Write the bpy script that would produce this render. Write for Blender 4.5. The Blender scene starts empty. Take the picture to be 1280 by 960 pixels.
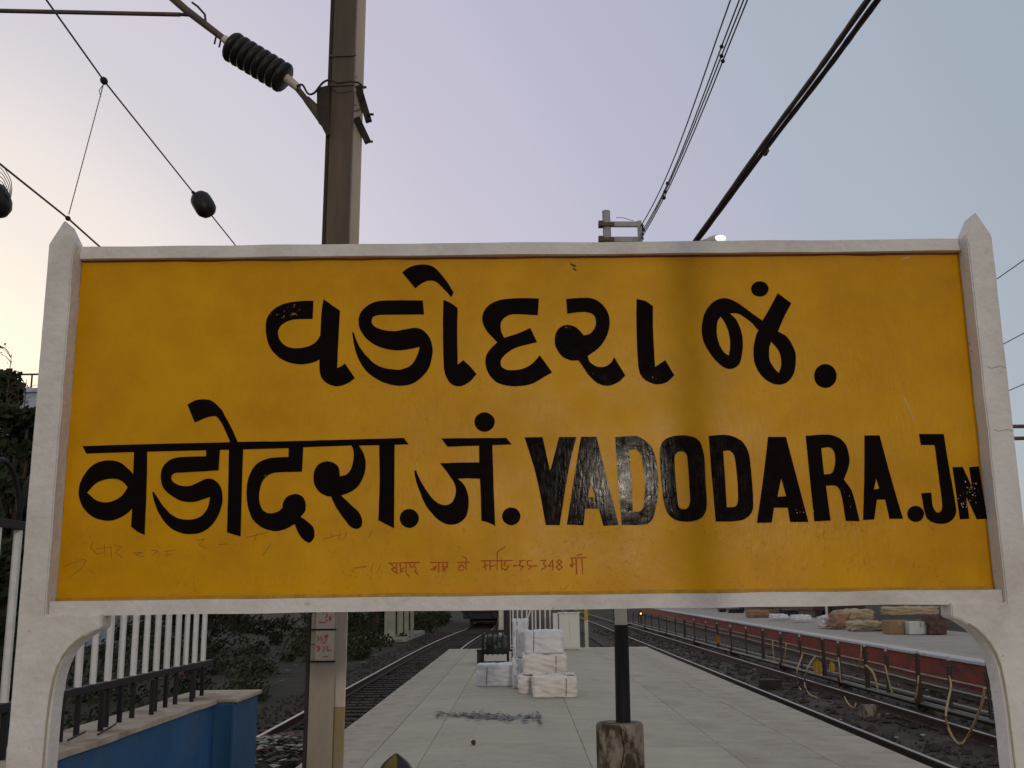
import bpy, bmesh, math, random
from mathutils import Vector, Matrix, noise
random.seed(7)
SC = bpy.context.scene
COL = SC.collection
# ------------------------------------------------------------------ camera
EYE = Vector((0.0, 0.0, 1.55))
YAW, PITCH, ROLL, FOC = -0.006286, 0.202614, -0.012688, 1277.28
_f = Vector((math.sin(YAW)*math.cos(PITCH), math.cos(YAW)*math.cos(PITCH), math.sin(PITCH)))
_r = Vector((math.cos(YAW), -math.sin(YAW), 0.0)); _u = _r.cross(_f)
_c, _s = math.cos(ROLL), math.sin(ROLL)
RIGHT = _r*_c + _u*_s; UP = _u*_c - _r*_s; FWD = _f
cd = bpy.data.cameras.new('camera'); cam = bpy.data.objects.new('camera', cd); COL.objects.link(cam)
M = Matrix((RIGHT, UP, -FWD)).transposed().to_4x4(); M.translation = EYE
cam.matrix_world = M
cd.sensor_width = 36.0; cd.lens = FOC/1280*36.0; cd.clip_start = 0.05; cd.clip_end = 3000
SC.camera = cam
# ------------------------------------------------------------------ view
SC.view_settings.view_transform = 'Standard'; SC.view_settings.look = 'None'
SC.view_settings.exposure = 0.0; SC.view_settings.gamma = 1.0
SC.cycles.max_bounces = 6
# ------------------------------------------------------------------ dusk sky (colour depends on the angle to the sunset glow at the left)
def srgb(r, g, b):
    f = lambda c: (c/255/12.92) if c/255 <= .04045 else ((c/255+.055)/1.055)**2.4
    return (f(r), f(g), f(b), 1)
W = bpy.data.worlds.new('World'); SC.world = W; W.use_nodes = True
nt = W.node_tree; nt.nodes.clear()
out = nt.nodes.new('ShaderNodeOutputWorld'); bg = nt.nodes.new('ShaderNodeBackground')
bg2 = nt.nodes.new('ShaderNodeBackground'); addn = nt.nodes.new('ShaderNodeAddShader')
sky = nt.nodes.new('ShaderNodeTexSky'); sky.sky_type = 'NISHITA'; sky.sun_disc = False
sky.sun_elevation = math.radians(1.5); sky.sun_rotation = math.radians(-38)
tc = nt.nodes.new('ShaderNodeTexCoord')
dot = nt.nodes.new('ShaderNodeVectorMath'); dot.operation = 'DOT_PRODUCT'
nrm = nt.nodes.new('ShaderNodeVectorMath'); nrm.operation = 'NORMALIZE'
nt.links.new(tc.outputs['Generated'], nrm.inputs[0]); nt.links.new(nrm.outputs[0], dot.inputs[0])
gd = Vector((-0.60, 0.80, 0.0)).normalized(); dot.inputs[1].default_value = gd
ramp = nt.nodes.new('ShaderNodeValToRGB'); cr = ramp.color_ramp; cr.interpolation = 'EASE'
stops = [(0.00, (168, 168, 172)), (0.36, (157, 168, 180)), (0.52, (166, 173, 187)), (0.64, (177, 177, 196)), (0.76, (191, 186, 204)),
         (0.86, (205, 199, 209)), (0.93, (232, 224, 218)), (0.985, (255, 248, 218))]
cr.elements[0].position = stops[0][0]; cr.elements[0].color = srgb(*stops[0][1])
cr.elements[1].position = stops[-1][0]; cr.elements[1].color = srgb(*stops[-1][1])
for p, c in stops[1:-1]:
    e = cr.elements.new(p); e.color = srgb(*c)
nt.links.new(dot.outputs['Value'], ramp.inputs[0]); nt.links.new(ramp.outputs[0], bg.inputs[0])
bg.inputs[1].default_value = 1.0
nt.links.new(sky.outputs[0], bg2.inputs[0]); bg2.inputs[1].default_value = 0.05
nt.links.new(bg.outputs[0], addn.inputs[0]); nt.links.new(bg2.outputs[0], addn.inputs[1])
nt.links.new(addn.outputs[0], out.inputs[0])
# ------------------------------------------------------------------ low warm fill added behind the camera to light the board face
LDIR = Vector((0.45, -3.28, 0.36)).normalized()
sl = bpy.data.lights.new('board_fill', 'SUN'); sl.energy = 0.44; sl.angle = math.radians(2.1); sl.color = (1.0, .88, .72)
so = bpy.data.objects.new('board_fill', sl); COL.objects.link(so); so.rotation_euler = LDIR.to_track_quat('Z', 'Y').to_euler()

# ------------------------------------------------------------------ helpers
def ray(px, py): return FWD + RIGHT*((px-640)/FOC) - UP*((py-480)/FOC)
def at(px, py, y): d = ray(px, py); return EYE + d*((y-EYE.y)/d.y)
def prj(p): d = Vector(p)-EYE; z = d.dot(FWD); return Vector((640+FOC*d.dot(RIGHT)/z, 480-FOC*d.dot(UP)/z))
def atz(px, py, z): d = ray(px, py); return EYE + d*((z-EYE.z)/d.z)
def atx(px, py, x): d = ray(px, py); return EYE + d*((x-EYE.x)/d.x)

def mat(name, col, rough=.7, var=.25, scale=6, bump=.2, bscale=None, metal=0, col2=None, mix2=None, spec=.25, stretch=(1,1,1), rand=0, rvar=0, bdist=.01, spots=None):
    """noise-varied paint/stone; col2 is a second real colour (dirt, rust) that shows in patches"""
    m = bpy.data.materials.new(name); m.use_nodes = True; t = m.node_tree; N = t.nodes; L = t.links
    b = N['Principled BSDF']; b.inputs['Metallic'].default_value = metal; b.inputs['Roughness'].default_value = rough
    b.inputs['Specular IOR Level'].default_value = spec
    c = N.new('ShaderNodeTexCoord'); mp = N.new('ShaderNodeMapping'); mp.inputs['Scale'].default_value = stretch
    L.new(c.outputs['Object'], mp.inputs[0])
    n1 = N.new('ShaderNodeTexNoise'); n1.inputs['Scale'].default_value = scale; n1.inputs['Detail'].default_value = 7; n1.inputs['Roughness'].default_value = .65
    L.new(mp.outputs[0], n1.inputs[0])
    mr = N.new('ShaderNodeMapRange'); mr.inputs[1].default_value = .25; mr.inputs[2].default_value = .75
    mr.inputs[3].default_value = 1-var; mr.inputs[4].default_value = 1+var
    L.new(n1.outputs[0], mr.inputs[0])
    base = N.new('ShaderNodeMix'); base.data_type = 'RGBA'
    base.inputs['A'].default_value = (*col, 1); base.inputs['B'].default_value = (*(col2 or col), 1); base.inputs['Factor'].default_value = 0
    if col2:
        n2 = N.new('ShaderNodeTexNoise'); n2.inputs['Scale'].default_value = scale*.45; n2.inputs['Detail'].default_value = 8; n2.inputs['Roughness'].default_value = .7
        L.new(mp.outputs[0], n2.inputs[0]); r2 = N.new('ShaderNodeMapRange')
        lo, hi = mix2 or (.5, .65); r2.inputs[1].default_value = lo; r2.inputs[2].default_value = hi
        L.new(n2.outputs[0], r2.inputs[0]); L.new(r2.outputs[0], base.inputs['Factor'])
    cur = base.outputs['Result']
    for sc_, sth, scol in (spots or []):      # small marks with a colour of their own: chips, spit stains, tar
        na = N.new('ShaderNodeTexNoise'); na.inputs['Scale'].default_value = sc_; na.inputs['Detail'].default_value = 4; na.inputs['Roughness'].default_value = .55
        va = N.new('ShaderNodeVectorMath'); va.operation = 'ADD'; va.inputs[1].default_value = (sc_*.37, sc_*.11, 2.3); L.new(c.outputs['Object'], va.inputs[0]); L.new(va.outputs[0], na.inputs[0])
        ra = N.new('ShaderNodeMapRange'); ra.inputs[1].default_value = sth; ra.inputs[2].default_value = sth+.035; L.new(na.outputs[0], ra.inputs[0])
        ma = N.new('ShaderNodeMix'); ma.data_type = 'RGBA'; L.new(ra.outputs[0], ma.inputs['Factor']); L.new(cur, ma.inputs['A']); ma.inputs['B'].default_value = (*scol, 1); cur = ma.outputs['Result']
    hs = N.new('ShaderNodeHueSaturation'); L.new(cur, hs.inputs['Color'])
    if rand:
        oi = N.new('ShaderNodeObjectInfo'); rr = N.new('ShaderNodeMapRange'); rr.inputs[3].default_value = 1-rand; rr.inputs[4].default_value = 1+rand
        L.new(oi.outputs['Random'], rr.inputs[0]); mu = N.new('ShaderNodeMath'); mu.operation = 'MULTIPLY'
        L.new(rr.outputs[0], mu.inputs[0]); L.new(mr.outputs[0], mu.inputs[1]); L.new(mu.outputs[0], hs.inputs['Value'])
    else: L.new(mr.outputs[0], hs.inputs['Value'])
    L.new(hs.outputs[0], b.inputs['Base Color'])
    if rvar:
        rr = N.new('ShaderNodeMapRange'); rr.inputs[1].default_value = .3; rr.inputs[2].default_value = .7
        rr.inputs[3].default_value = rough-rvar; rr.inputs[4].default_value = rough+rvar; L.new(n1.outputs[0], rr.inputs[0]); L.new(rr.outputs[0], b.inputs['Roughness'])
    if bump:
        nb = N.new('ShaderNodeTexNoise'); nb.inputs['Scale'].default_value = bscale or scale*5; nb.inputs['Detail'].default_value = 6
        L.new(mp.outputs[0], nb.inputs[0]); bp = N.new('ShaderNodeBump'); bp.inputs['Strength'].default_value = bump; bp.inputs['Distance'].default_value = bdist
        L.new(nb.outputs[0], bp.inputs['Height']); L.new(bp.outputs[0], b.inputs['Normal'])
    return m

def emis(name, col, s):
    m = bpy.data.materials.new(name); m.use_nodes = True; b = m.node_tree.nodes['Principled BSDF']
    b.inputs['Base Color'].default_value = (*col, 1); b.inputs['Emission Color'].default_value = (*col, 1); b.inputs['Emission Strength'].default_value = s
    return m

class MB:
    def __init__(s): s.v = []; s.f = []
    def add(s, vs, fs):
        o = len(s.v); s.v += [tuple(v) for v in vs]; s.f += [tuple(i+o for i in f) for f in fs]; return s
    def box(s, x0, x1, y0, y1, z0, z1):
        vs = [(x, y, z) for z in (z0, z1) for x, y in ((x0, y0), (x1, y0), (x1, y1), (x0, y1))]
        return s.add(vs, [(3,2,1,0), (4,5,6,7), (0,1,5,4), (1,2,6,5), (2,3,7,6), (3,0,4,7)])
    def beam(s, p0, p1, w, h, side=None):
        """box from p0 to p1, w wide along side, h deep"""
        p0, p1 = Vector(p0), Vector(p1); d = (p1-p0).normalized()
        a = Vector(side) if side else (Vector((1,0,0)) if abs(d.x) < .8 else Vector((0,1,0)))
        a = (a - d*a.dot(d)).normalized(); b = d.cross(a)
        vs = []
        for p in (p0, p1):
            for sx, sy in ((-1,-1), (1,-1), (1,1), (-1,1)): vs.append(p + a*(sx*w/2) + b*(sy*h/2))
        return s.add(vs, [(3,2,1,0), (4,5,6,7), (0,1,5,4), (1,2,6,5), (2,3,7,6), (3,0,4,7)])
    def tube(s, path, r, n=8, cap=True):
        path = [Vector(p) for p in path]; rs = r if isinstance(r, (list, tuple)) else [r]*len(path)
        ref = Vector((0.13, 0.21, 1)).normalized(); rings = []; o = len(s.v); vs = []
        for i, p in enumerate(path):
            d = (path[min(i+1, len(path)-1)] - path[max(i-1, 0)]).normalized()
            if abs(d.dot(ref)) > .95: rf = Vector((1, .1, 0))
            else: rf = ref
            a = (rf - d*rf.dot(d)).normalized(); b = d.cross(a)
            for k in range(n):
                t = 2*math.pi*k/n; vs.append(p + (a*math.cos(t) + b*math.sin(t))*rs[i])
        fs = [(i*n+k, i*n+(k+1)%n, (i+1)*n+(k+1)%n, (i+1)*n+k) for i in range(len(path)-1) for k in range(n)]
        if cap: fs += [tuple(range(n))[::-1], tuple((len(path)-1)*n+k for k in range(n))]
        return s.add(vs, fs)
    def prism(s, pts, y0, y1):
        n = len(pts); vs = [(x, y0, z) for x, z in pts] + [(x, y1, z) for x, z in pts]
        return s.add(vs, [tuple(range(n)), tuple(range(n, 2*n))[::-1]] + [(i, i+n, (i+1) % n+n, (i+1) % n) for i in range(n)])
    def ball(s, c, rx, ry=None, rz=None, n=10, m=6, jit=0):
        ry = ry or rx; rz = rz or rx; c = Vector(c); vs = [c+Vector((0,0,rz))]
        for i in range(1, m):
            p = math.pi*i/m
            for k in range(n):
                t = 2*math.pi*k/n; j = 1+random.uniform(-jit, jit)
                vs.append(c+Vector((rx*math.sin(p)*math.cos(t)*j, ry*math.sin(p)*math.sin(t)*j, rz*math.cos(p)*j)))
        vs.append(c-Vector((0,0,rz))); L = len(vs)-1
        fs = [(0, 1+k, 1+(k+1) % n) for k in range(n)]
        for i in range(m-2):
            for k in range(n): fs.append((1+i*n+k, 1+(i+1)*n+k, 1+(i+1)*n+(k+1) % n, 1+i*n+(k+1) % n))
        fs += [(L, 1+(m-2)*n+(k+1) % n, 1+(m-2)*n+k) for k in range(n)]
        return s.add(vs, fs)
    def build(s, name, m, parent=None, smooth=False, bevel=0, local=False, seg=2):
        me = bpy.data.meshes.new(name)
        off = Vector((0,0,0)) if (parent is None or local) else gloc(parent)
        me.from_pydata([Vector(v)-off for v in s.v], [], s.f)
        bm = bmesh.new(); bm.from_mesh(me); bmesh.ops.recalc_face_normals(bm, faces=bm.faces)
        if bevel: bmesh.ops.bevel(bm, geom=[e for e in bm.edges if len(e.link_faces) == 2 and e.calc_face_angle(0) > .5], offset=bevel, segments=seg, affect='EDGES', clamp_overlap=True)
        bm.to_mesh(me); bm.free()
        if smooth:
            for p in me.polygons: p.use_smooth = True
            if hasattr(me, 'set_sharp_from_angle'): me.set_sharp_from_angle(angle=math.radians(50))
        me.materials.append(m)
        o = bpy.data.objects.new(name, me); COL.objects.link(o)
        if parent: o.parent = parent
        return o
def gloc(o):
    v = Vector(o.location)
    while o.parent: o = o.parent; v = v + Vector(o.location)
    return v
def tag(o, label=None, cat=None, group=None, kind=None):
    if label: o['label'] = label
    if cat: o['category'] = cat
    if group: o['group'] = group
    if kind: o['kind'] = kind
    return o
def thing(name, loc, label, cat, group=None, rz=0):
    o = bpy.data.objects.new(name, None); COL.objects.link(o); o.location = loc; o.rotation_euler.z = rz; o.empty_display_size = .2
    return tag(o, label, cat, group)
def copy_tree(o, loc=None, parent=None):
    c = o.copy(); COL.objects.link(c)
    if parent: c.parent = parent
    if loc is not None: c.location = loc
    for ch in [k for k in o.children if k != c]: copy_tree(ch, None, c)
    return c
def rock(mb, c, r):
    c = Vector(c); j = lambda: random.uniform(.6, 1.25)
    ds = [Vector(d) for d in ((1,0,0), (0,1,0), (-1,0,0), (0,-1,0), (0,0,.7), (0,0,-.5))]
    a = random.uniform(0, 6.3); ca, sa = math.cos(a), math.sin(a)
    vs = [c + Vector((d.x*ca-d.y*sa, d.x*sa+d.y*ca, d.z))*r*j() for d in ds]
    mb.add(vs, [(0,1,4), (1,2,4), (2,3,4), (3,0,4), (1,0,5), (2,1,5), (3,2,5), (0,3,5)])
def scrap(mb, c, r):
    """a crumpled flat piece of litter"""
    c = Vector(c); a = random.uniform(0, 6.3); n = 5; ce = c+Vector((0, 0, random.uniform(.1, .5)*r))
    vs = [ce] + [c + Vector((math.cos(a+k*1.26)*r*random.uniform(.5, 1.2), math.sin(a+k*1.26)*r*random.uniform(.5, 1.2), random.uniform(0, .45)*r)) for k in range(n)]
    mb.add(vs, [(0, 1+k, 1+(k+1) % n) for k in range(n)])
def leafcloud(mb, c, R, count, size, flat=1.0):
    c = Vector(c)
    for _ in range(count):
        d = Vector((random.gauss(0, 1), random.gauss(0, 1), random.gauss(0, 1))).normalized()
        p = c + Vector((d.x*R.x, d.y*R.y, d.z*R.z))*(random.random()**.45)
        n = Vector((random.uniform(-1, 1), random.uniform(-1, 1), random.uniform(-.3, 1))).normalized()
        a = n.orthogonal().normalized()*size*random.uniform(.6, 1.3); b = n.cross(a)*.55
        mb.add([p-a, p-b, p+a, p+b], [(0,1,2,3)])

# ------------------------------------------------------------------ materials
def panel_mat():
    m = mat('yellow_enamel', (.66, .315, .0005), rough=.3, var=.13, scale=4.5, bump=.0, spec=.12, col2=(.55, .240, .0005), mix2=(.42, .68))
    t = m.node_tree; N = t.nodes; L = t.links; b = N['Principled BSDF']
    c = N.new('ShaderNodeTexCoord')
    mp = N.new('ShaderNodeMapping'); mp.inputs['Scale'].default_value = (1, 1, .35); L.new(c.outputs['Object'], mp.inputs[0])
    n1 = N.new('ShaderNodeTexNoise'); n1.inputs['Scale'].default_value = 55; n1.inputs['Detail'].default_value = 8; n1.inputs['Roughness'].default_value = .7; L.new(mp.outputs[0], n1.inputs[0])
    n2 = N.new('ShaderNodeTexNoise'); n2.inputs['Scale'].default_value = 5; n2.inputs['Detail'].default_value = 3; L.new(c.outputs['Object'], n2.inputs[0])
    n3 = N.new('ShaderNodeTexVoronoi'); n3.inputs['Scale'].default_value = 70; L.new(c.outputs['Object'], n3.inputs[0])
    b1 = N.new('ShaderNodeBump'); b1.inputs['Strength'].default_value = .5; b1.inputs['Distance'].default_value = .0022; L.new(n1.outputs[0], b1.inputs['Height'])
    b2 = N.new('ShaderNodeBump'); b2.inputs['Strength'].default_value = .2; b2.inputs['Distance'].default_value = .012; L.new(n2.outputs[0], b2.inputs['Height']); L.new(b1.outputs[0], b2.inputs['Normal'])
    L.new(b2.outputs[0], b.inputs['Normal'])
    r = N.new('ShaderNodeMapRange'); r.inputs[1].default_value = .3; r.inputs[2].default_value = .7; r.inputs[3].default_value = .16; r.inputs[4].default_value = .40
    L.new(n2.outputs[0], r.inputs[0]); L.new(r.outputs[0], b.inputs['Roughness'])
    return m
def letter_mat():
    m = mat('black_gloss_paint', (.007, .004, .004), rough=.3, var=.3, scale=12, bump=0, spec=.020)
    t = m.node_tree; N = t.nodes; L = t.links; b = N['Principled BSDF']
    c = N.new('ShaderNodeTexCoord'); mp = N.new('ShaderNodeMapping'); mp.inputs['Scale'].default_value = (1, 1, .22); L.new(c.outputs['Object'], mp.inputs[0])
    n1 = N.new('ShaderNodeTexNoise'); n1.inputs['Scale'].default_value = 110; n1.inputs['Detail'].default_value = 7; L.new(mp.outputs[0], n1.inputs[0])
    n2 = N.new('ShaderNodeTexNoise'); n2.inputs['Scale'].default_value = 30; n2.inputs['Detail'].default_value = 4; L.new(c.outputs['Object'], n2.inputs[0])
    b1 = N.new('ShaderNodeBump'); b1.inputs['Strength'].default_value = .2; b1.inputs['Distance'].default_value = .0009; L.new(n1.outputs[0], b1.inputs['Height'])
    b2 = N.new('ShaderNodeBump'); b2.inputs['Strength'].default_value = .12; b2.inputs['Distance'].default_value = .0018; L.new(n2.outputs[0], b2.inputs['Height']); L.new(b1.outputs[0], b2.inputs['Normal'])
    L.new(b2.outputs[0], b.inputs['Normal'])
    r = N.new('ShaderNodeMapRange'); r.inputs[1].default_value = .35; r.inputs[2].default_value = .65; r.inputs[3].default_value = .06; r.inputs[4].default_value = .15
    L.new(n2.outputs[0], r.inputs[0]); L.new(r.outputs[0], b.inputs['Roughness'])
    # worn flecks where the yellow shows through
    n3 = N.new('ShaderNodeTexNoise'); n3.inputs['Scale'].default_value = 90; n3.inputs['Detail'].default_value = 5; L.new(c.outputs['Object'], n3.inputs[0])
    n4 = N.new('ShaderNodeTexNoise'); n4.inputs['Scale'].default_value = 3.5; L.new(c.outputs['Object'], n4.inputs[0])
    mu = N.new('ShaderNodeMath'); mu.operation = 'MULTIPLY'; L.new(n3.outputs[0], mu.inputs[0]); L.new(n4.outputs[0], mu.inputs[1])
    th = N.new('ShaderNodeMapRange'); th.inputs[1].default_value = .45; th.inputs[2].default_value = .49; L.new(mu.outputs[0], th.inputs[0])
    mx = N.new('ShaderNodeMix'); mx.data_type = 'RGBA'; L.new(th.outputs[0], mx.inputs['Factor'])
    src = b.inputs['Base Color'].links[0].from_socket; L.new(src, mx.inputs['A']); mx.inputs['B'].default_value = (.30, .17, .03, 1); L.new(mx.outputs['Result'], b.inputs['Base Color'])
    return m
M_YEL = panel_mat(); M_BLK = letter_mat()
M_WHITE = mat('whitewashed_concrete', (.73, .685, .65), .8, .10, 5, .6, 45, col2=(.55, .50, .44), mix2=(.47, .70), bdist=.008, spots=[(38, .70, (.40, .32, .25)), (9, .70, (.50, .43, .34))])
M_WEDGE = mat('pale_ochre_render', (.40, .35, .25), .85, .2, 9, .5, 60)
M_REDINK = mat('red_brush_paint', (.42, .065, .008), .7, .3, 40, 0)
M_PENCIL = mat('pencil_scrawl', (.26, .12, .01), .8, .2, 40, 0)
M_CHIP = mat('bare_chip', (.55, .45, .28), .6, .2, 40, 0)
M_RUSTSPOT = mat('rust_spot', (.10, .035, .015), .8, .2, 40, 0)
M_CONC = mat('platform_concrete', (.42, .38, .305), .88, .12, 2, .35, 40, col2=(.345, .31, .25), mix2=(.44, .68), rand=.04, spots=[(7, .70, (.24, .16, .12)), (22, .70, (.20, .17, .14)), (1.3, .64, (.36, .33, .27))])
M_COPING = mat('worn_coping_stone', (.40, .36, .295), .88, .12, 2.5, .4, 40, col2=(.33, .28, .225), mix2=(.40, .70), rand=.04, spots=[(5, .68, (.24, .13, .10)), (19, .68, (.19, .14, .12)), (1.6, .62, (.33, .27, .22))])
M_PSIDE = mat('dirty_platform_side', (.10, .07, .055), .9, .3, 3, .4, 30)
M_GROUND = mat('cinder_ground', (.036, .030, .020), .95, .45, 1.2, .8, 14, col2=(.022, .026, .014), mix2=(.45, .6), bdist=.05)
M_GROUNDR = mat('oily_track_bed', (.040, .026, .018), .85, .5, 2.2, .9, 16, col2=(.085, .07, .05), mix2=(.50, .66), bdist=.05)
M_BALLAST = mat('ballast_stone', (.045, .032, .026), .9, .5, 3, .2, 30)
M_SLEEPER = mat('dirty_sleeper', (.040, .032, .026), .85, .3, 6, .3, 30, rand=.2)
M_RAIL = mat('rusty_rail_side', (.045, .022, .015), .7, .3, 8, .2, 50)
M_RAILTOP = mat('polished_rail_top', (.30, .27, .24), .4, .1, 8, .05, 50, metal=.9)
M_MASTD = mat('brown_weathered_steel', (.085, .062, .045), .6, .3, 3, .25, 30, stretch=(1,1,.15), col2=(.14, .10, .07), mix2=(.45, .6))
M_MASTL = mat('pale_steel_painted_lit', (.58, .50, .44), .6, .2, 3, .2, 30, stretch=(1,1,.15), col2=(.48, .40, .34), mix2=(.5, .65))  # lit look of the rear flange put into the colour; collars share it
M_MASTP = mat('faded_buff_paint', (.32, .27, .21), .75, .22, 5, .3, 40, stretch=(1,1,.3), col2=(.34, .25, .09), mix2=(.52, .66))
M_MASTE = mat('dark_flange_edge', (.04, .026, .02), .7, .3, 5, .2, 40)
M_BLACKP = mat('black_pole_paint', (.010, .009, .008), .6, .3, 6, .2, 40)
M_PALEP = mat('pale_pole_paint', (.46, .43, .36), .6, .18, 6, .2, 40)
M_GREYST = mat('grey_steel', (.34, .33, .34), .55, .2, 8, .15, 40)
M_FOOT = mat('mouldy_footing_concrete', (.27, .22, .17), .9, .35, 14, .8, 50, col2=(.05, .038, .022), mix2=(.44, .56), stretch=(1,1,.5))
M_INS = mat('dark_brown_porcelain', (.014, .010, .010), .45, .2, 10, 0, spec=.3)
M_CABLE = mat('black_cable', (.040, .024, .020), .6, .2, 10, .1, 60)
M_WIRE = mat('dull_copper_wire', (.10, .08, .08), .5, .2, 10, 0)
M_PLATE = mat('number_plate_enamel', (.42, .35, .30), .6, .15, 14, .1, 40)
M_BLUE = mat('blue_wall_paint', (.016, .085, .22), .8, .25, 3, .3, 40, col2=(.05, .105, .18), mix2=(.42, .70), spots=[(14, .68, (.10, .13, .16))])
M_BLUED = mat('pale_blue_pilaster_paint', (.022, .085, .18), .7, .2, 3, .3, 40)
M_WALLTOP = mat('sandy_cement_cap', (.42, .35, .28), .9, .25, 5, .5, 40, col2=(.2, .15, .11), mix2=(.5, .65))
M_FWHITE = mat('white_fence_paint', (.66, .66, .64), .5, .18, 9, .1, 40)
M_FDARK = mat('black_fence_paint', (.012, .009, .010), .6, .2, 9, .2, 40)
M_MAROON = mat('maroon_platform_wall', (.22, .034, .024), .75, .3, 2, .3, 30, col2=(.085, .035, .028), mix2=(.45, .65), stretch=(1,1,2))
M_COPW = mat('white_coping_paint', (.46, .465, .47), .7, .15, 5, .2, 40, rand=.05)
M_PIPE = mat('dark_green_pipe', (.022, .032, .026), .4, .4, 6, .2, 30)
M_HOSE = mat('tan_rubber_hose', (.36, .24, .11), .6, .25, 8, .1, 30)
M_YCAN = mat('yellow_plastic', (.36, .22, .02), .5, .15, 8, .1, 30)
M_ORANGE = mat('orange_plastic', (.24, .09, .02), .5, .15, 8, .1, 30)
M_PARCEL = mat('plastic_wrapped_cloth', (.68, .64, .59), .42, .06, 4, .9, 5, col2=(.58, .53, .48), mix2=(.5, .66), bdist=.03)
M_PARCELB = mat('bluish_plastic_wrap', (.58, .59, .63), .35, .08, 4, .8, 5, col2=(.66, .65, .66), mix2=(.4, .7), bdist=.03)
M_STRING = mat('packing_string', (.20, .14, .10), .8, .2, 20, 0)
M_JUTE = mat('jute_sacking', (.42, .33, .22), .9, .2, 10, .5, 50)
M_CARD = mat('brown_carton', (.25, .16, .09), .8, .15, 6, .1, 30)
M_WBOX = mat('pale_grey_carton', (.50, .52, .50), .7, .1, 6, .1, 30)
M_WSACK = mat('white_woven_sack', (.62, .58, .56), .7, .15, 10, .5, 30)
M_OSACK = mat('orange_printed_sack', (.32, .17, .11), .7, .25, 10, .4, 30)
M_CART = mat('black_trolley_steel', (.010, .010, .012), .5, .2, 6, .1, 30)
M_RUBBER = mat('worn_rubber', (.05, .035, .03), .8, .2, 6, .1, 30)
M_CAB = mat('white_cabinet_paint', (.60, .58, .54), .6, .06, 4, .1, 30)
M_POSTY = mat('yellow_painted_post', (.42, .27, .03), .7, .2, 6, .1, 30)
M_RAILW = mat('cream_railing_paint', (.58, .52, .49), .6, .1, 6, .1, 30)
M_TRAIN = mat('dark_coach_paint', (.014, .011, .018), .6, .3, 2, .1, 20)
M_TRAINW = mat('dark_coach_glass', (.01, .012, .015), .15, .1, 2, 0)
M_LEAF = mat('dusty_dark_leaf', (.024, .034, .014), .8, .45, 3, 0, col2=(.048, .058, .028), mix2=(.5, .62), spec=.1)
M_LEAFD = mat('scrub_leaf', (.030, .038, .018), .85, .5, 2, 0, col2=(.055, .052, .030), mix2=(.52, .62), spec=.1)
M_BARK = mat('bark', (.07, .05, .035), .9, .3, 8, .6, 30)
M_BUILD = mat('pale_blue_render', (.42, .45, .52), .85, .12, 1, .2, 20)
M_COLUMN = mat('stained_pale_plaster', (.30, .29, .24), .85, .25, 2, .3, 20)
M_LIT_A = mat('mixed_litter_white', (.26, .23, .21), .6, .5, 4, .2, 30)
M_LIT_B = mat('mixed_litter_dull', (.07, .07, .052), .7, .6, 4, .2, 30, col2=(.09, .035, .035), mix2=(.52, .56))
M_LIT_C = mat('bluish_litter', (.14, .16, .17), .7, .5, 6, .2, 30, col2=(.16, .08, .05), mix2=(.54, .58))
M_BYEL = mat('bollard_yellow', (.13, .10, .02), .7, .25, 8, .3, 30)
M_BBLK = mat('bollard_black', (.02, .018, .025), .6, .25, 8, .3, 30)
M_LAMPW = mat('milky_lamp_cover', (.80, .80, .78), .3, .03, 5, 0); M_LAMPW.node_tree.nodes['Principled BSDF'].inputs['Emission Color'].default_value = (.9, 1, .95, 1); M_LAMPW.node_tree.nodes['Principled BSDF'].inputs['Emission Strength'].default_value = .9

# ================================================================== SETTING
g = MB().add([(-600, -60, -.85), (600, -60, -.85), (600, 900, -.85), (-600, 900, -.85)], [(0,1,2,3)]).build('ground', M_GROUND)
tag(g, kind='structure')
tb = MB(); nx, ny = 40, 150
for j in range(ny+1):
    for i in range(nx+1):
        x = 3.66+8.2*i/nx; y = 4+(90-4)*j/ny
        tb.v.append((x, y, -.80 + .05*noise.noise(Vector((x*1.3, y*.9, 0))) + .035*noise.noise(Vector((x*4, y*3, 5)))))
for j in range(ny):
    for i in range(nx):
        a = j*(nx+1)+i; tb.f.append((a, a+1, a+nx+2, a+nx+1))
tag(tb.build('track_bed', M_GROUNDR, smooth=True), kind='structure')

# platform one: solid body with slabs of its own
PL, PR, PE = -2.12, 3.62, 30.4
plat = tag(MB().box(PL+.02, PR-.02, -5, PE-.02, -.85, -.010).build('platform', mat('joint_dirt', (.30, .255, .20), .9, .3, 3, .3, 30)), kind='structure')
cols = [(PL, -1.50, 1.25, M_COPING), (-1.50, -.98, 2.5, M_CONC), (-.98, .62, 2.5, M_CONC), (.62, 2.02, 2.5, M_CONC), (2.02, 2.85, 2.5, M_COPING), (2.85, PR, 1.25, M_COPING)]
for ci, (x0, x1, ln, m) in enumerate(cols):
    me = None; y = -4.0 + (ci % 3)*.31
    while y < PE-.05:
        y1 = min(y+ln, PE-.16)
        if y1-y < .3: break
        if me is None or abs((y1-y)-ln) > 1e-4:
            o = MB().box(x0+.003, x1-.003, .003, (y1-y)-.003, -.028, 0).build('slab', m, bevel=.003, seg=1)
            if abs((y1-y)-ln) < 1e-4: me = o.data
        else:
            o = bpy.data.objects.new('slab', me); COL.objects.link(o)
        o.location = (0, y, random.uniform(-.003, .003)); o.parent = plat
        y += ln
M_EDGEL = mat('cream_edge_paint', (.55, .50, .36), .8, .2, 6, .2, 30)
k = 0; x = PL
while x < PR-.2:
    x1 = min(x+1.15, PR); MB().box(x+.005, x1-.005, PE-.15, PE, -.10, .012).build('edge_slab', M_EDGEL, plat, bevel=.008, seg=1); x = x1
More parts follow.
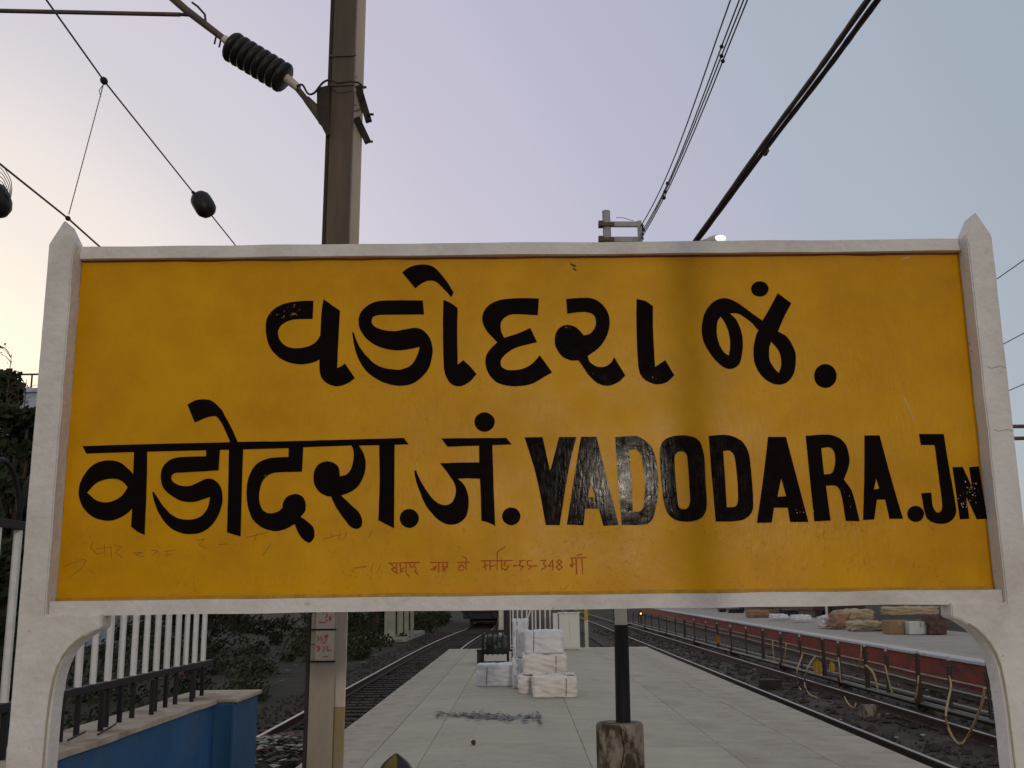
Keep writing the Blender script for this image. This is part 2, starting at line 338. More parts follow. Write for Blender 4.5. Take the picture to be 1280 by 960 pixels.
# platform two across the tracks
P2 = 0.0; P2O = Vector((8.93, 0, 0)); P2A = -.0395
def p2w(x, y, z): return P2O + Vector((x*math.cos(P2A)-y*math.sin(P2A), x*math.sin(P2A)+y*math.cos(P2A), z))
p2 = tag(MB().box(P2+.04, 5.6, 3, 120, -.80, -.012).build('far_platform', mat('far_platform_top', (.33, .31, .27), .9, .12, 1.2, .3, 20, col2=(.27, .25, .23), mix2=(.48, .7))), kind='structure')
MB().box(P2, P2+.04, 3, 120, -.62, -.075).build('maroon_wall_face', M_MAROON, p2, local=True)
MB().box(P2-.25, P2+.04, 3, 120, -.80, -.62).build('wall_footing', M_PSIDE, p2, local=True)
cm = None
for i in range(46):
    if cm is None:
        o = MB().box(P2-.06, P2+.40, .006, 1.994, -.072, .0).build('coping_slab', M_COPW, bevel=.01, seg=1); cm = o.data
    else: o = bpy.data.objects.new('coping_slab', cm); COL.objects.link(o)
    o.location = (0, 5+i*2.0, random.uniform(-.004, .004)); o.parent = p2
MB().box(P2+.40, P2+.75, 3, 97, -.02, .002).build('brown_edge_band', M_COPING, p2, local=True)

p2.location = P2O; p2.rotation_euler.z = P2A
for o_ in p2.children: o_.location = o_.location + Vector(P2O)*0

def track(xc, y0, y1, label, nsl, off=lambda y: 0):
    t = thing('railway_track', (xc, y0, -.85), label, 'railway track')
    prof = [(-.075, 0), (.075, 0), (.075, .015), (.012, .035), (.012, .12), (.036, .13), (.036, .165), (-.036, .165), (-.036, .13), (-.012, .12), (-.012, .035), (-.075, .015)]
    ys = [y0, 38] + [38+3.5*i for i in range(1, 9)] + [90, y1]
    for s in (-1, 1):
        mb = MB(); tp = MB(); n = len(prof)
        for y in ys:
            xx = xc+s*.855+off(y); mb.v += [(xx+a_, y, -.795+b_) for a_, b_ in prof]; tp.v += [(xx-.034, y, -.6285), (xx+.034, y, -.6285)]
        for i in range(len(ys)-1):
            for k in range(n): mb.f.append((i*n+k, i*n+(k+1) % n, (i+1)*n+(k+1) % n, (i+1)*n+k))
            tp.f.append((i*2, i*2+1, i*2+3, i*2+2))
        mb.f += [tuple(range(n)), tuple(range((len(ys)-1)*n, len(ys)*n))[::-1]]
        r = mb.build('rail', M_RAIL, t); tp.build('running_surface', M_RAILTOP, r)
    sm = None
    for i in range(nsl):
        if sm is None:
            o = MB().prism([(-1.37, 0), (1.37, 0), (1.33, .19), (.5, .16), (-.5, .16), (-1.33, .19)], -.12, .12).build('sleeper', M_SLEEPER, bevel=.01, seg=1); sm = o.data
        else: o = bpy.data.objects.new('sleeper', sm); COL.objects.link(o)
        o.parent = t; o.location = (off(y0+.5+i*.65)+random.uniform(-.02, .02), .5+i*.65+random.uniform(-.03, .03), -.125+random.uniform(-.02, .01))
    return t
bend = lambda y: 0 if y < 38 else (.0008*(y-38)**2 if y < 66 else .627)
track(-3.38, 3, 160, 'dusty railway track running along the left platform edge past the steel mast', 130, bend)
track(6.2, 3, 160, 'railway track with a shiny rail along the right platform edge', 120)

# ballast and rubble
mb = MB()
for _ in range(3800):
    y = 8+60*random.random()**1.6; x = -3.38+random.uniform(-2.3, 1.2); rock(mb, (x, y, -.82), random.uniform(.03, .06))
tag(mb.build('ballast', M_BALLAST), kind='stuff', label='dark ballast stones between the rails left of the platform', cat='ballast')
mb = MB()
for _ in range(5200):
    y = 8+60*random.random()**1.5; x = random.uniform(4.4, 9.3); rock(mb, (x, y, -.79), random.uniform(.025, .07) if random.random() < .93 else random.uniform(.09, .16))
tag(mb.build('rubble', M_BALLAST), kind='stuff', label='loose rubble around the pipes between the two platforms', cat='rubble')
mb = MB()
for _ in range(150):
    y = 12+34*random.random()**1.2; x = random.uniform(5.5, 9.4); scrap(mb, (x, y, -.75), random.uniform(.02, .07))
tag(mb.build('track_litter', M_LIT_A), kind='stuff', label='white scraps of litter on the track bed by the pipes', cat='litter')
mb = MB()
for _ in range(800):
    r = random.random()**.6; a = random.uniform(0, 6.3); x = -3.45+math.cos(a)*r*1.1; y = 14.6+math.sin(a)*r*3.0
    scrap(mb, (x, y, -.82+.42*(1-r*r)+random.uniform(0, .03)), random.uniform(.03, .10))
mound = MB()
for j in range(9):
    for i in range(24):
        r = j/8; a = i/24*2*math.pi; mound.v.append((-3.45+math.cos(a)*r*1.2, 14.6+math.sin(a)*r*3.2, -.86+.42*(1-r*r)+random.uniform(-.02, .03)))
for j in range(8):
    for i in range(24): mound.f.append((j*24+i, j*24+(i+1) % 24, (j+1)*24+(i+1) % 24, (j+1)*24+i))
gm = thing('litter_heap', (-3.45, 14.6, -.86), 'heap of mixed rubbish on the track bed between blue wall and mast', 'rubbish')
gm['kind'] = 'stuff'
o = mound.build('earth', M_GROUND, gm, smooth=True); o['kind'] = 'stuff'
o = mb.build('scraps', M_LIT_B, gm); o['kind'] = 'stuff'
mb = MB()
for _ in range(150):
    r = random.random()**.7; a = random.uniform(0, 6.3); scrap(mb, (-3.45+math.cos(a)*r*1.0, 14.3+math.sin(a)*r*2.6, -.80+.42*(1-r*r)+.03), random.uniform(.03, .09))
o = mb.build('pale_scraps', M_LIT_A, gm); o['kind'] = 'stuff'
mb = MB()
for _ in range(230):
    x = random.gauss(-.40, .42); x = max(-1.10, min(.2, x)); y = 13.75+random.gauss(0, .22)-.35*(x+.6); scrap(mb, (x, y, .012), random.uniform(.015, .055))
tag(mb.build('swept_litter', M_LIT_C), kind='stuff', label='strewn bluish litter swept on the platform before the parcels', cat='litter')
tag(MB().ball(atz(592, 928, .03), .025, .03, .025, jit=.2).build('dry_leaf', M_RUSTSPOT), 'small brown dropped leaf on bare platform concrete nearer than the litter', 'leaf')

# lettering outlines in millimetres on the panel: x from its left edge, z from its foot, 1 = sharp corner
GLYPHS=[[[[793.3,986.7,1],[744.6,985.9,0],[694.2,977.1,0],[660.1,957.8,0],[639,928.5,0],[635.4,889.4,0],[643.2,847.1,0],[662,811.4,0],[694.2,784,0],[732.2,769.5,0],[769.7,767.1,0],[800.8,773.9,0],[818.1,782.7,1],[820.3,745.4,0],[827.2,719.8,0],[849.5,698.5,0],[877.7,690.6,0],[905.6,696.6,0],[927.2,709.1,0],[937.6,718.6,1],[904.1,768.3,1],[891.8,758.8,0],[878.2,752.5,1],[879.7,828.5,0],[883.3,950.9,1],[852.5,973.6,0],[826.7,992.3,1],[821.5,946.3,0],[819.2,864.8,1],[804,842.2,0],[777.4,827.6,0],[743.1,822.2,0],[711.6,827,0],[689.1,844.7,0],[676.8,872.7,0],[684.2,898.7,0],[705.7,914.8,0],[733.8,922.3,0],[791.8,923,1]]],[[[1162.8,983.6,1],[1074,985.2,0],[1010.7,982.5,0],[976,967.7,0],[952.4,941.7,0],[946.6,912.3,0],[955.4,879.6,0],[981.1,846.9,0],[1019.1,823.8,0],[1069.5,811.6,0],[1113.5,814.4,0],[1153,822.4,1],[1145,793.4,0],[1126.4,761.4,0],[1095.2,746.4,0],[1070.2,745.3,0],[1020.1,756.1,0],[982.1,785.5,0],[950,827.7,0],[930.3,875.3,1],[925.9,874.7,1],[934.3,827.9,0],[947.6,785.8,0],[973.4,743.8,0],[1014.4,711.4,0],[1058.3,694.4,0],[1095.8,690.1,0],[1133.1,698.6,0],[1164.2,722.6,0],[1185.9,754.4,0],[1196.4,805.8,0],[1188.7,847.9,0],[1166.5,877.4,0],[1141.2,888.1,0],[1100.3,883.3,0],[1068.8,877.8,0],[1031,882.1,0],[1002.4,893.5,0],[990.8,911.8,0],[995.6,928.1,0],[1017.6,935.1,0],[1074.5,935.2,0],[1166.9,934.9,1]]],[[[1092.1,1083.8,1],[1117.5,1102.2,0],[1155.8,1111.2,0],[1194.2,1104.8,0],[1223,1077.8,0],[1245.3,1047.6,0],[1266.9,1011,1],[1259.3,994.5,1],[1235.8,1021.2,0],[1207.1,1049.4,0],[1181.6,1053.6,0],[1156.2,1043.2,0],[1137.2,1026.8,1]]],[[[1232.6,986.2,1],[1258,973.4,0],[1280.8,956.1,1],[1278.8,876.3,0],[1280.5,759.8,1],[1298.7,775,1],[1323.7,751.6,0],[1343,727.1,1],[1320.4,701.7,0],[1289.1,686.1,0],[1261,692.8,0],[1242.3,718.5,0],[1234.1,753.9,0],[1230.9,876.8,0]]],[[[1555.7,987,1],[1495.1,988.8,0],[1432.1,984.7,0],[1391.9,969.1,0],[1368.9,942.7,0],[1364.1,910.3,0],[1377,877.8,0],[1396.6,854.2,0],[1413.5,835.3,1],[1390.6,813.4,0],[1376.3,790.3,0],[1373.3,761.4,0],[1384.3,726.6,0],[1412.2,697.5,0],[1451.4,685.6,0],[1490.8,685.2,0],[1530.2,693.4,0],[1570.1,716,0],[1595.7,730.1,1],[1555.6,789.6,1],[1531.4,762.6,0],[1502.9,745.5,0],[1469,739,0],[1440.8,742.2,0],[1425.1,755,0],[1427.1,778.2,0],[1449.9,801.2,0],[1481.3,818.3,0],[1546.8,835.1,1],[1524.9,884,1],[1481.9,865,0],[1436.3,850.9,1],[1426.4,877.3,0],[1426.7,903.8,0],[1442.8,924.2,0],[1471.4,932.8,0],[1551.2,928.4,1]]],[[[1648.4,984.3,1],[1695.5,987.4,0],[1735.5,985.2,0],[1769.3,965.3,0],[1789.9,929.5,0],[1792.9,897.1,0],[1783.1,856.1,0],[1756.3,815.4,0],[1715.7,785,1],[1723.6,763.4,0],[1745.8,748.7,0],[1774.1,748.4,0],[1794.3,762.7,0],[1804.5,780,1],[1839.7,717.1,1],[1817.5,696.1,0],[1783.3,683.2,0],[1749.7,689.9,0],[1722.2,714.3,0],[1700.5,746.3,0],[1684.2,770.8,1],[1655.9,771.7,0],[1628,787.7,0],[1608.9,819.9,0],[1607.8,852,0],[1618.6,878.3,0],[1641.7,892.2,0],[1670.1,889.5,0],[1692.5,871.7,0],[1704.6,855.7,1],[1726.4,862.5,0],[1742.9,882.9,0],[1747.5,906.4,0],[1740.7,927.1,0],[1722.7,936.1,0],[1694.2,938.2,0],[1651.2,932.7,1]]],[[[1887.3,981.9,1],[1918.5,973.9,0],[1941.9,956.4,1],[1938.8,866.2,0],[1940.8,744.9,1],[1975.7,768.3,1],[2003.4,715.4,1],[1975.2,691.5,0],[1941.2,686.1,0],[1910.6,697.9,0],[1891.7,718.3,0],[1884.4,750.2,0],[1883,866.7,0]]],[[[2368.9,997.7,1],[2412.5,961.2,1],[2386.6,917.2,0],[2360.2,863.5,1],[2387,846.5,0],[2405.3,817.7,0],[2415,781.3,0],[2406.6,724.7,0],[2384.2,691.6,0],[2353.3,680.1,0],[2321.3,689.7,0],[2292.7,715.6,0],[2275.1,757,0],[2274.3,803.5,0],[2285.8,850.2,0],[2295,868.4,1],[2273.2,894.8,0],[2244.1,918.7,0],[2224.3,928.3,0],[2201.4,928.6,1],[2222.9,903.1,0],[2236,866.4,0],[2239.7,824.6,0],[2231.6,772.9,0],[2219.1,747.2,0],[2193.2,735.7,0],[2166.1,745.2,0],[2135.1,779.1,0],[2109.7,826,0],[2103.5,873,0],[2114.7,925.2,0],[2139.5,961.9,0],[2171.1,980.1,0],[2201.6,978.7,0],[2231.4,963.6,0],[2275.3,928.9,0],[2310.7,901.2,1],[2337.4,944,0]],[[2170.3,917.8,1],[2184.2,893,0],[2194.9,856.3,0],[2196.6,814.7,0],[2189.7,781.1,1],[2173.8,794.2,0],[2160,820.3,0],[2153.3,856.8,0],[2157.6,898.6,0]],[[2335.1,828.8,1],[2353.9,805.3,0],[2363.5,781.9,0],[2364.1,745.7,0],[2354.3,719.1,1],[2337.1,740.8,0],[2326.1,766.7,0],[2326.9,803,0]]],[[[2338.1,1012.8,0],[2331.5,997,0],[2316,987.3,0],[2297.7,987.5,0],[2283.5,997.5,0],[2278.8,1013.4,0],[2285.4,1029.3,0],[2300.9,1039,0],[2319.2,1038.9,0],[2333.5,1028.8,0]]],[[[2547.4,707.7,0],[2538.3,683.7,0],[2518.4,669.1,0],[2495.1,669.4,0],[2477.4,684.4,0],[2471.9,708.6,0],[2480.9,732.6,0],[2500.8,747.4,0],[2524.2,747.1,0],[2542,732,0]]],[[[220.2,483.5,1],[262.5,485.8,1],[268.1,346.4,0],[270.4,207.8,1],[248.9,217.7,0],[225.3,235.1,1],[225.5,292.9,1],[205.2,274.4,0],[173.9,258.7,0],[142,255.3,0],[103.6,266.5,0],[69.4,294.8,0],[50.1,338.1,0],[52.4,381.5,0],[76.3,424.8,0],[107.4,446.3,0],[142.3,451.4,0],[178.2,442.8,0],[206.7,420.6,0],[221.3,404,1]],[[76.4,347,1],[101.4,375.5,0],[133,388.7,0],[165.3,390.5,0],[190.3,379.9,0],[206.6,362.3,1],[190.4,336.5,0],[164.6,319.5,0],[132.6,314.5,0],[102.3,324,0]]],[[[455,483.6,1],[456.1,461,1],[405.5,460.5,0],[362.1,458.2,0],[332.8,446.5,0],[315.1,422.1,0],[312.6,389.4,0],[324.2,356.6,0],[352.6,331.9,0],[385.9,315.3,0],[423.8,312.2,0],[450.4,320,0],[475.4,327.8,1],[470.4,295.4,0],[452.8,268.8,0],[426.5,257.3,0],[394.3,256.1,0],[361.5,267.2,0],[327.5,297.1,0],[292.4,346.1,1],[286.9,347.3,1],[300.3,302.8,0],[324.3,259.6,0],[352.8,229.8,0],[385.8,213.4,0],[418.2,208.7,0],[455.4,215.2,0],[486.5,238.9,0],[508.9,278.9,0],[516.2,321.9,0],[508,359.9,0],[488,381.9,0],[463.4,387.6,0],[436.8,377,0],[410.3,365.4,0],[377.8,365.8,0],[352.8,378,0],[346.5,394.4,0],[356.7,406.8,0],[386.4,408.7,0],[499,414.5,1],[500.2,484.2,1]]],[[[529.6,485.5,1],[576.5,486.1,1],[576.8,397.2,0],[579.5,199.3,1],[557.8,206,0],[535,212.7,1],[533,343.3,0]]],[[[386.7,634.4,1],[412.5,648.2,0],[439.8,651.3,0],[467.7,644.8,0],[496.3,619.2,0],[514.1,591.1,0],[537.8,549,0],[558.9,503.9,1],[534.3,503.1,1],[510.2,554.9,0],[489.5,588.6,0],[478.3,594.3,0],[453.7,590.6,0],[413.4,573.8,1]]],[[[50.3,499.2,1],[223.4,502.8,0],[433.7,505.7,0],[617.2,507.7,0],[694.3,507.6,0],[829.2,509.5,0],[1102.3,514.4,1],[1119.1,493.2,1],[1021.9,491.7,0],[850.4,489.9,0],[730.7,485.4,0],[570.7,482.7,0],[224.9,477.9,0],[64.6,474.5,1]]],[[[724.9,488.2,1],[725.9,455.8,1],[690.8,455.1,0],[654.7,450.3,0],[619.2,430.9,0],[597.6,389.7,0],[593,338.1,0],[601.7,286.7,0],[621.1,248.2,0],[652.6,225,0],[688.6,215.4,0],[719.1,220.1,0],[751.8,236.5,1],[768.1,203.3,0],[786.5,182.9,0],[802.9,177.6,0],[816.7,195.2,0],[813.5,223.1,0],[795,243.6,0],[771.5,260.2,1],[784.8,279.5,0],[785.6,305,0],[774.7,325.7,0],[751.4,334.2,0],[725.9,326.3,0],[713.7,308.5,0],[710.7,289.5,1],[696.7,277.9,0],[671.3,272.6,0],[650.5,281,0],[636.8,306.8,0],[634.1,337.6,0],[642,373.6,0],[659.3,395.2,0],[682.2,404.2,0],[713,406.5,0],[771.4,406.9,1],[772.6,488.7,1]]],[[[929.3,495.4,1],[938,474.3,0],[938.5,448.2,0],[932.4,417,0],[917.3,396.4,0],[894.2,389.9,1],[891,417.4,0],[877.7,433.2,0],[851.7,439.8,0],[826,431.2,0],[811.1,408,0],[811,371.7,0],[828.3,340.5,0],[854.4,326.3,0],[867.3,324.6,1],[886.1,288.5,0],[917.8,244.7,0],[933.5,226.7,0],[951.5,219.4,0],[966.7,226.3,0],[970.5,244.1,0],[960.8,269.7,0],[937.3,293,0],[900.6,327.8,1],[931.3,339.3,0],[956.7,359.7,0],[974.1,395.7,0],[978.7,432,0],[971.4,463.5,0],[954.3,493,1]]],[[[1021.8,496.4,1],[1072.3,495.9,1],[1073.7,220,1],[1048.5,233,0],[1022.7,246,1],[1025,379.6,0]]],[[[1153.3,250.6,0],[1147.6,232.7,0],[1132.3,221.8,0],[1113.3,222,0],[1097.8,233.3,0],[1091.8,251.3,0],[1097.5,269.3,0],[1112.8,280.2,0],[1131.9,280,0],[1147.3,268.7,0]]],[[[1226.5,511.5,1],[1340.1,511.3,0],[1439.2,510.7,1],[1457.2,489.4,1],[1350.4,486.4,0],[1246.3,483.9,1]]],[[[1350.4,491.7,1],[1393.7,491.2,1],[1396.3,375.3,0],[1400.6,223.7,1],[1379.7,234.1,0],[1356.6,241,1],[1354.6,324.1,0],[1352.3,377.3,1],[1313.5,378.8,0],[1279.9,378.2,1],[1298,360.9,0],[1310.8,334.9,0],[1315.3,298.8,0],[1307.9,257.9,0],[1284.8,235.3,0],[1256.6,229.5,0],[1225.8,239.5,0],[1195,266.9,0],[1169.1,305.7,0],[1145.6,367.8,0],[1137.6,404.2,1],[1142.7,408.3,1],[1158.5,372.8,0],[1184.5,331.2,0],[1210.3,302.6,0],[1238.6,292,0],[1261.8,302,0],[1273.1,330.2,0],[1269.6,361.2,0],[1246.3,397.8,0],[1221.4,429.3,1],[1298.2,431,0],[1350.1,430.4,1]]],[[[1402.1,564.5,0],[1395.6,545.6,0],[1378.8,534,0],[1358.1,534.3,0],[1341.5,546.2,0],[1335.2,565.2,0],[1341.7,584.2,0],[1358.5,595.8,0],[1379.2,595.6,0],[1395.9,583.6,0]]],[[[1483.1,253.3,0],[1477.1,236.6,0],[1462.1,226.4,0],[1443.7,226.6,0],[1429,237.2,0],[1423.5,254,0],[1429.3,270.8,0],[1444.4,281,0],[1462.8,280.8,0],[1477.6,270.2,0]]],[[[1500.6,511.8,1],[1559.6,512.2,1],[1581,404.4,1],[1584.2,404.4,1],[1614.3,511.6,1],[1670.6,511,1],[1644,409,0],[1609.6,223.3,1],[1564.8,224.8,1],[1537,383.6,0]]],[[[1686.7,511.9,1],[1737.6,511.3,1],[1800.4,222,1],[1751.3,219,1],[1738.7,275.3,1],[1693.7,275.8,1],[1687,222.3,1],[1633.3,225.1,1],[1665.2,403.4,0]],[[1714,357.6,1],[1728.1,312.3,1],[1703.2,312.6,1]]],[[[1799.3,509.5,1],[1845,512.3,0],[1877.2,509.7,0],[1908.5,486.7,0],[1925.9,454.1,0],[1933.6,405.7,0],[1934.7,341.7,0],[1924.1,278.3,0],[1909.2,236.5,0],[1882.2,222.1,0],[1811,221.9,1],[1803.4,391.2,0]],[[1844.5,465.8,1],[1867.5,467.1,0],[1882.7,443.8,0],[1889.8,390.2,0],[1890.9,336.9,0],[1883.4,278.8,0],[1870.6,264.8,0],[1848.4,264.5,1],[1847.8,364,0]]],[[[1946.4,470,0],[1959.9,496.9,0],[1990,510.1,0],[2027.7,512.4,0],[2065,503.8,0],[2082.6,479.3,0],[2090,436.1,0],[2090,361.2,0],[2090.5,286.9,0],[2082,255.4,0],[2062.6,237.3,0],[2025.2,229.8,0],[1988.4,235.5,0],[1962.9,256.8,0],[1951.3,293.9,0],[1946.2,362.8,0],[1943.6,427,0]],[[1992.4,442.6,0],[2001,455.9,0],[2014.6,460.1,0],[2030.4,454,0],[2034.7,431.4,0],[2036.7,361.8,0],[2036.9,298.1,0],[2030.1,277.1,0],[2016.5,269.9,0],[2000.8,274.8,0],[1995.5,298.6,0],[1991.9,373,0]]],[[[2108.4,510,1],[2150.2,512.7,0],[2181.5,509.2,0],[2215.9,492.1,0],[2237.1,452.4,0],[2241.5,393.5,0],[2243,315.6,0],[2239.2,265.5,0],[2216.7,238.8,0],[2181.4,229.3,0],[2117.2,229.3,1],[2111.8,379.4,0]],[[2152.8,458.9,1],[2174.8,460.2,0],[2189.5,441.2,0],[2194.8,370.6,0],[2193.2,300.7,0],[2184.1,277.7,0],[2155.2,274.2,1],[2154.7,378.9,0]]],[[[2304.7,504.6,1],[2363.7,503.9,1],[2418.6,224.2,1],[2359.1,224.9,1],[2354.4,271.1,1],[2309.4,271.6,1],[2298.6,223.3,1],[2250.6,223.1,1],[2281.9,377.4,0]],[[2339,367.4,1],[2351.5,308.2,1],[2322.6,307,1]]],[[[2429.2,506.4,1],[2488.6,510.5,0],[2527.5,504.5,0],[2557.2,480.4,0],[2567.9,436.9,0],[2562.8,401.6,0],[2543.9,360.3,1],[2568,319.6,0],[2585.3,225.3,1],[2540.4,225.8,1],[2532.3,312.3,0],[2518.9,339.6,0],[2483.9,341.6,1],[2490.9,227.9,1],[2438.1,226.2,1],[2433.3,375.7,0]],[[2477.4,465.5,1],[2508.9,466.7,0],[2521.4,445.3,0],[2518.8,409.9,0],[2506.5,382.6,0],[2480.3,377.5,1]]],[[[2624.6,505.8,1],[2674.2,505.2,1],[2703.1,349.2,0],[2727.7,230.5,1],[2683.5,231,1],[2674.9,293.6,1],[2647.7,293.9,1],[2632.9,229.3,1],[2597.1,228.2,1],[2613,373.6,0]],[[2651.2,363.8,1],[2658.5,330.2,1],[2640.3,326.5,1]]],[[[2797.4,245.8,0],[2790.8,230.5,0],[2776.3,221.2,0],[2759.6,221.4,0],[2746.9,231,0],[2743.1,246.4,0],[2749.7,261.8,0],[2764.1,271.1,0],[2780.9,270.9,0],[2793.7,261.2,0]]],[[[2805.5,508.5,1],[2887.5,507.6,1],[2892.9,409.6,0],[2903.9,261.5,0],[2893.1,230.8,0],[2865.8,214.3,0],[2834.8,214.6,0],[2808.9,228,0],[2799.8,255,0],[2795.1,313.1,1],[2827.3,315,1],[2828.5,270.1,0],[2838.3,250.7,0],[2854.2,254.4,0],[2860.3,277.5,0],[2857.7,370.8,0],[2854.1,471.5,1],[2808.4,472,1]]],[[[2906.2,397.3,1],[2939.3,398,1],[2963.8,330.9,1],[2960.7,396.7,1],[2992.9,399.1,1],[3002.1,227.3,1],[2968.2,226.1,1],[2941.5,301.1,1],[2943.8,228,1],[2913.2,226.7,1]]]]
RED_STROKES=[[[1056.1,108.9],[1105.5,109.5],[1156.7,110]],[[1063.4,107],[1075.5,95],[1066.6,89.2],[1081.7,77.2]],[[1081.4,107.4],[1083,75.4]],[[1074.4,93.2],[1082.8,93.1]],[[1094.7,107.2],[1095.5,80],[1105.7,82.8]],[[1095.5,84.7],[1108.6,94.6]],[[1113.3,108.2],[1114.2,75]],[[1114.8,75],[1122.7,67.8]],[[1124.8,106.9],[1128.5,94.4],[1138.7,98.4]],[[1141.6,109],[1139.3,97.2],[1146.5,91.2],[1141.8,82.4],[1151.5,72.2]],[[1192.8,109.6],[1248.8,108.9]],[[1192.9,85.9],[1210.9,97.5],[1203.1,83.4]],[[1218.7,108.1],[1218.8,78.5]],[[1231.9,107.9],[1232,81.2]],[[1228.9,96.1],[1241,94.8]],[[1245.2,109],[1246.4,95.9],[1235,87.1],[1239.2,78.2]],[[1278.9,108.6],[1316.3,108.7]],[[1281.3,89.5],[1292.2,101.3],[1301.2,90.5]],[[1304.2,108.2],[1306.6,84.5]],[[1280.1,83.6],[1298.1,84.6]],[[1295.3,128],[1305.5,121.9],[1307.3,110]],[[1355.5,112.4],[1455,112.4]],[[1359.6,91.5],[1376.5,100.2]],[[1365.7,111.1],[1369.2,82.5]],[[1382.6,112],[1383.6,82.4]],[[1385.5,94.2],[1400.6,98.8]],[[1407,138.6],[1405.3,82.1]],[[1407,140.3],[1431.4,156.2]],[[1420,111.6],[1420.9,81.9]],[[1433.9,110.2],[1427.7,99.6],[1442.7,93.5],[1433.6,81.7],[1424.6,87.8]],[[1457.8,94.5],[1469.9,96.7]],[[1476.1,110.9],[1497.3,111.8]],[[1482.1,109.6],[1475.9,96.1],[1490.9,92.9],[1479.9,81.2]],[[1503.3,110.6],[1516.6,111.6]],[[1504.5,109.4],[1503.1,97.5],[1516.3,93.8],[1505.8,82]],[[1516.3,93.8],[1534.4,94.7]],[[1546.7,111.2],[1562.5,112.2],[1554.4,100.4],[1564.5,92],[1548,82.1]],[[1584.8,112.6],[1570.5,93.1],[1588.6,94.1]],[[1584.8,112.6],[1584.1,79.9]],[[1605.9,112.9],[1614.3,106.2],[1605.6,98.6],[1596.4,90.4],[1604,80.8],[1615.1,89],[1605.6,98.6],[1597.4,106.5],[1605.9,112.9]],[[1642.3,117.8],[1693.7,119]],[[1647.1,116],[1647.6,88],[1640.6,95.8],[1660,100.3]],[[1660.4,117],[1660.4,67.1]],[[1678.6,117.4],[1680.2,66.9]],[[1663.7,126.5],[1678.9,129.9]]]
PENCIL_STROKES=[[[106.9,190],[99.6,169.1],[123,148.7],[144.6,154.6]],[[143,179.1],[148.2,139.7]],[[117.4,166.3],[165.6,170.1]],[[163.4,177.1],[169.5,136.9]],[[173.8,178.7],[196.4,169.7],[179.8,154.2],[203,136.4]],[[237.2,151.7],[267.9,153.1],[244.7,144.7],[273.2,138.2]],[[291.3,159.8],[316.2,156],[297.6,142.3]],[[338.3,154.9],[373.4,158.8]],[[347,157.4],[343.4,141.7],[360.8,145.9]],[[438,188.7],[464.3,192.7],[445.7,175.4],[470.2,162]],[[509.3,174.7],[535.8,176.1]],[[50.4,119.2],[71.3,134.6],[89.2,129.1],[71.9,101.6],[40.4,77.7]],[[20.4,110.9],[54.2,127.8]],[[596.8,195.5],[667,212.3]],[[631.7,208.3],[623.7,186.4]],[[677.3,172.6],[652,138]],[[844.9,188.2],[897.8,200.7]],[[902.2,205.1],[893.6,189.3],[911.4,187.4]],[[919.8,209.3],[915.8,189.1]],[[1004.1,212.7],[991.1,190.8]],[[100,101.2],[114.1,88.1]],[[944.1,95.2],[988.2,99]],[[1005.7,107.5],[1001.6,81.5]],[[1032.1,107.2],[1023.6,85.6]]]
# ================================================================== STATION SIGN
SY = 0.0168634; SX, SYY, Z0 = -1.48182, 3.31041, 1.54301
sign = thing('station_name_board', (SX, SYY, 0), 'big yellow enamel station name board in whitewashed concrete frame, lettered VADODARA.JN in three scripts', 'station sign', rz=SY)
ZT = 2.685
def leg(mirror):
    pts = [(-.082, -.02), (-.082, 2.715), (-.036, 2.80), (.008, 2.715), (.002, 2.68), (.002, 1.504)]
    arch = [(.178, 1.504), (.178, 1.462), (.150, 1.452), (.114, 1.427), (.090, 1.405), (.073, 1.382), (.060, 1.352), (.051, 1.315), (.044, 1.26), (.041, 1.18), (.041, -.02)]
    pts = pts + arch
    if mirror: pts = [(3.004-x, z) for x, z in pts][::-1]
    return pts
def densify(P, step=.05, amp=.0016):
    out = []
    for i, a in enumerate(P):
        b = P[(i+1) % len(P)]; a_, b_ = Vector(a), Vector(b); n = max(1, int((b_-a_).length/step)); d = (b_-a_).normalized() if n > 1 else Vector((1, 0)); nn = Vector((-d.y, d.x))
        for k in range(n):
            q = a_.lerp(b_, k/n); w = amp*noise.noise(Vector((q.x*9, q.y*9, 2)))+amp*.8*noise.noise(Vector((q.x*31, q.y*31, 5))); q = q+nn*w*(1 if k else 0); out.append((q.x, q.y))
    return out
def leg_obj(mirror):
    p = MB().prism(densify(leg(mirror)), -.072, .012).build('post', M_WHITE, sign, local=True, bevel=.004, seg=2)
    # weathered rendered line following the bracket's arch
    xs = [(.128, 1.441), (.104, 1.425), (.084, 1.405), (.066, 1.380), (.052, 1.350), (.043, 1.315), (.036, 1.26), (.032, 1.18), (.030, .9)]
    if mirror: xs = [(3.004-x, z) for x, z in xs]
    MB().tube([(x, -.0705, z) for x, z in xs], .0045, 6).build('render_seam', M_WEDGE, p, local=True)
    for cz, a in ((1.20, .03), (2.05, .05), (2.26, .04)):
        if mirror: MB().tube([(3.02+i*.016, -.0722, cz+.004*math.sin(i*2.1+cz)) for i in range(5)], .0011, 5).build('crack', M_WEDGE, p, local=True)
leg_obj(False); leg_obj(True)
def rough_beam(z0, z1, y0, y1, name, m):
    mb = MB(); n = 60; rows = [(y0, z0), (y0, z1), (y1, z1), (y1, z0)]
    for i in range(n+1):
        x = .0035+2.997*i/n
        for (y, z) in rows:
            mb.v.append((x, y+.0016*noise.noise(Vector((x*6, z*9, 1))), z+.0028*noise.noise(Vector((x*5, y*20, z*7)))))
    for i in range(n):
        for k in range(4): mb.f.append((i*4+k, i*4+(k+1) % 4, (i+1)*4+(k+1) % 4, (i+1)*4+k))
    mb.f += [(0,1,2,3), (n*4+3, n*4+2, n*4+1, n*4)]
    return mb.build(name, m, sign, local=True, smooth=True)
rough_beam(2.680, 2.722, -.022, .011, 'top_beam', M_WHITE)
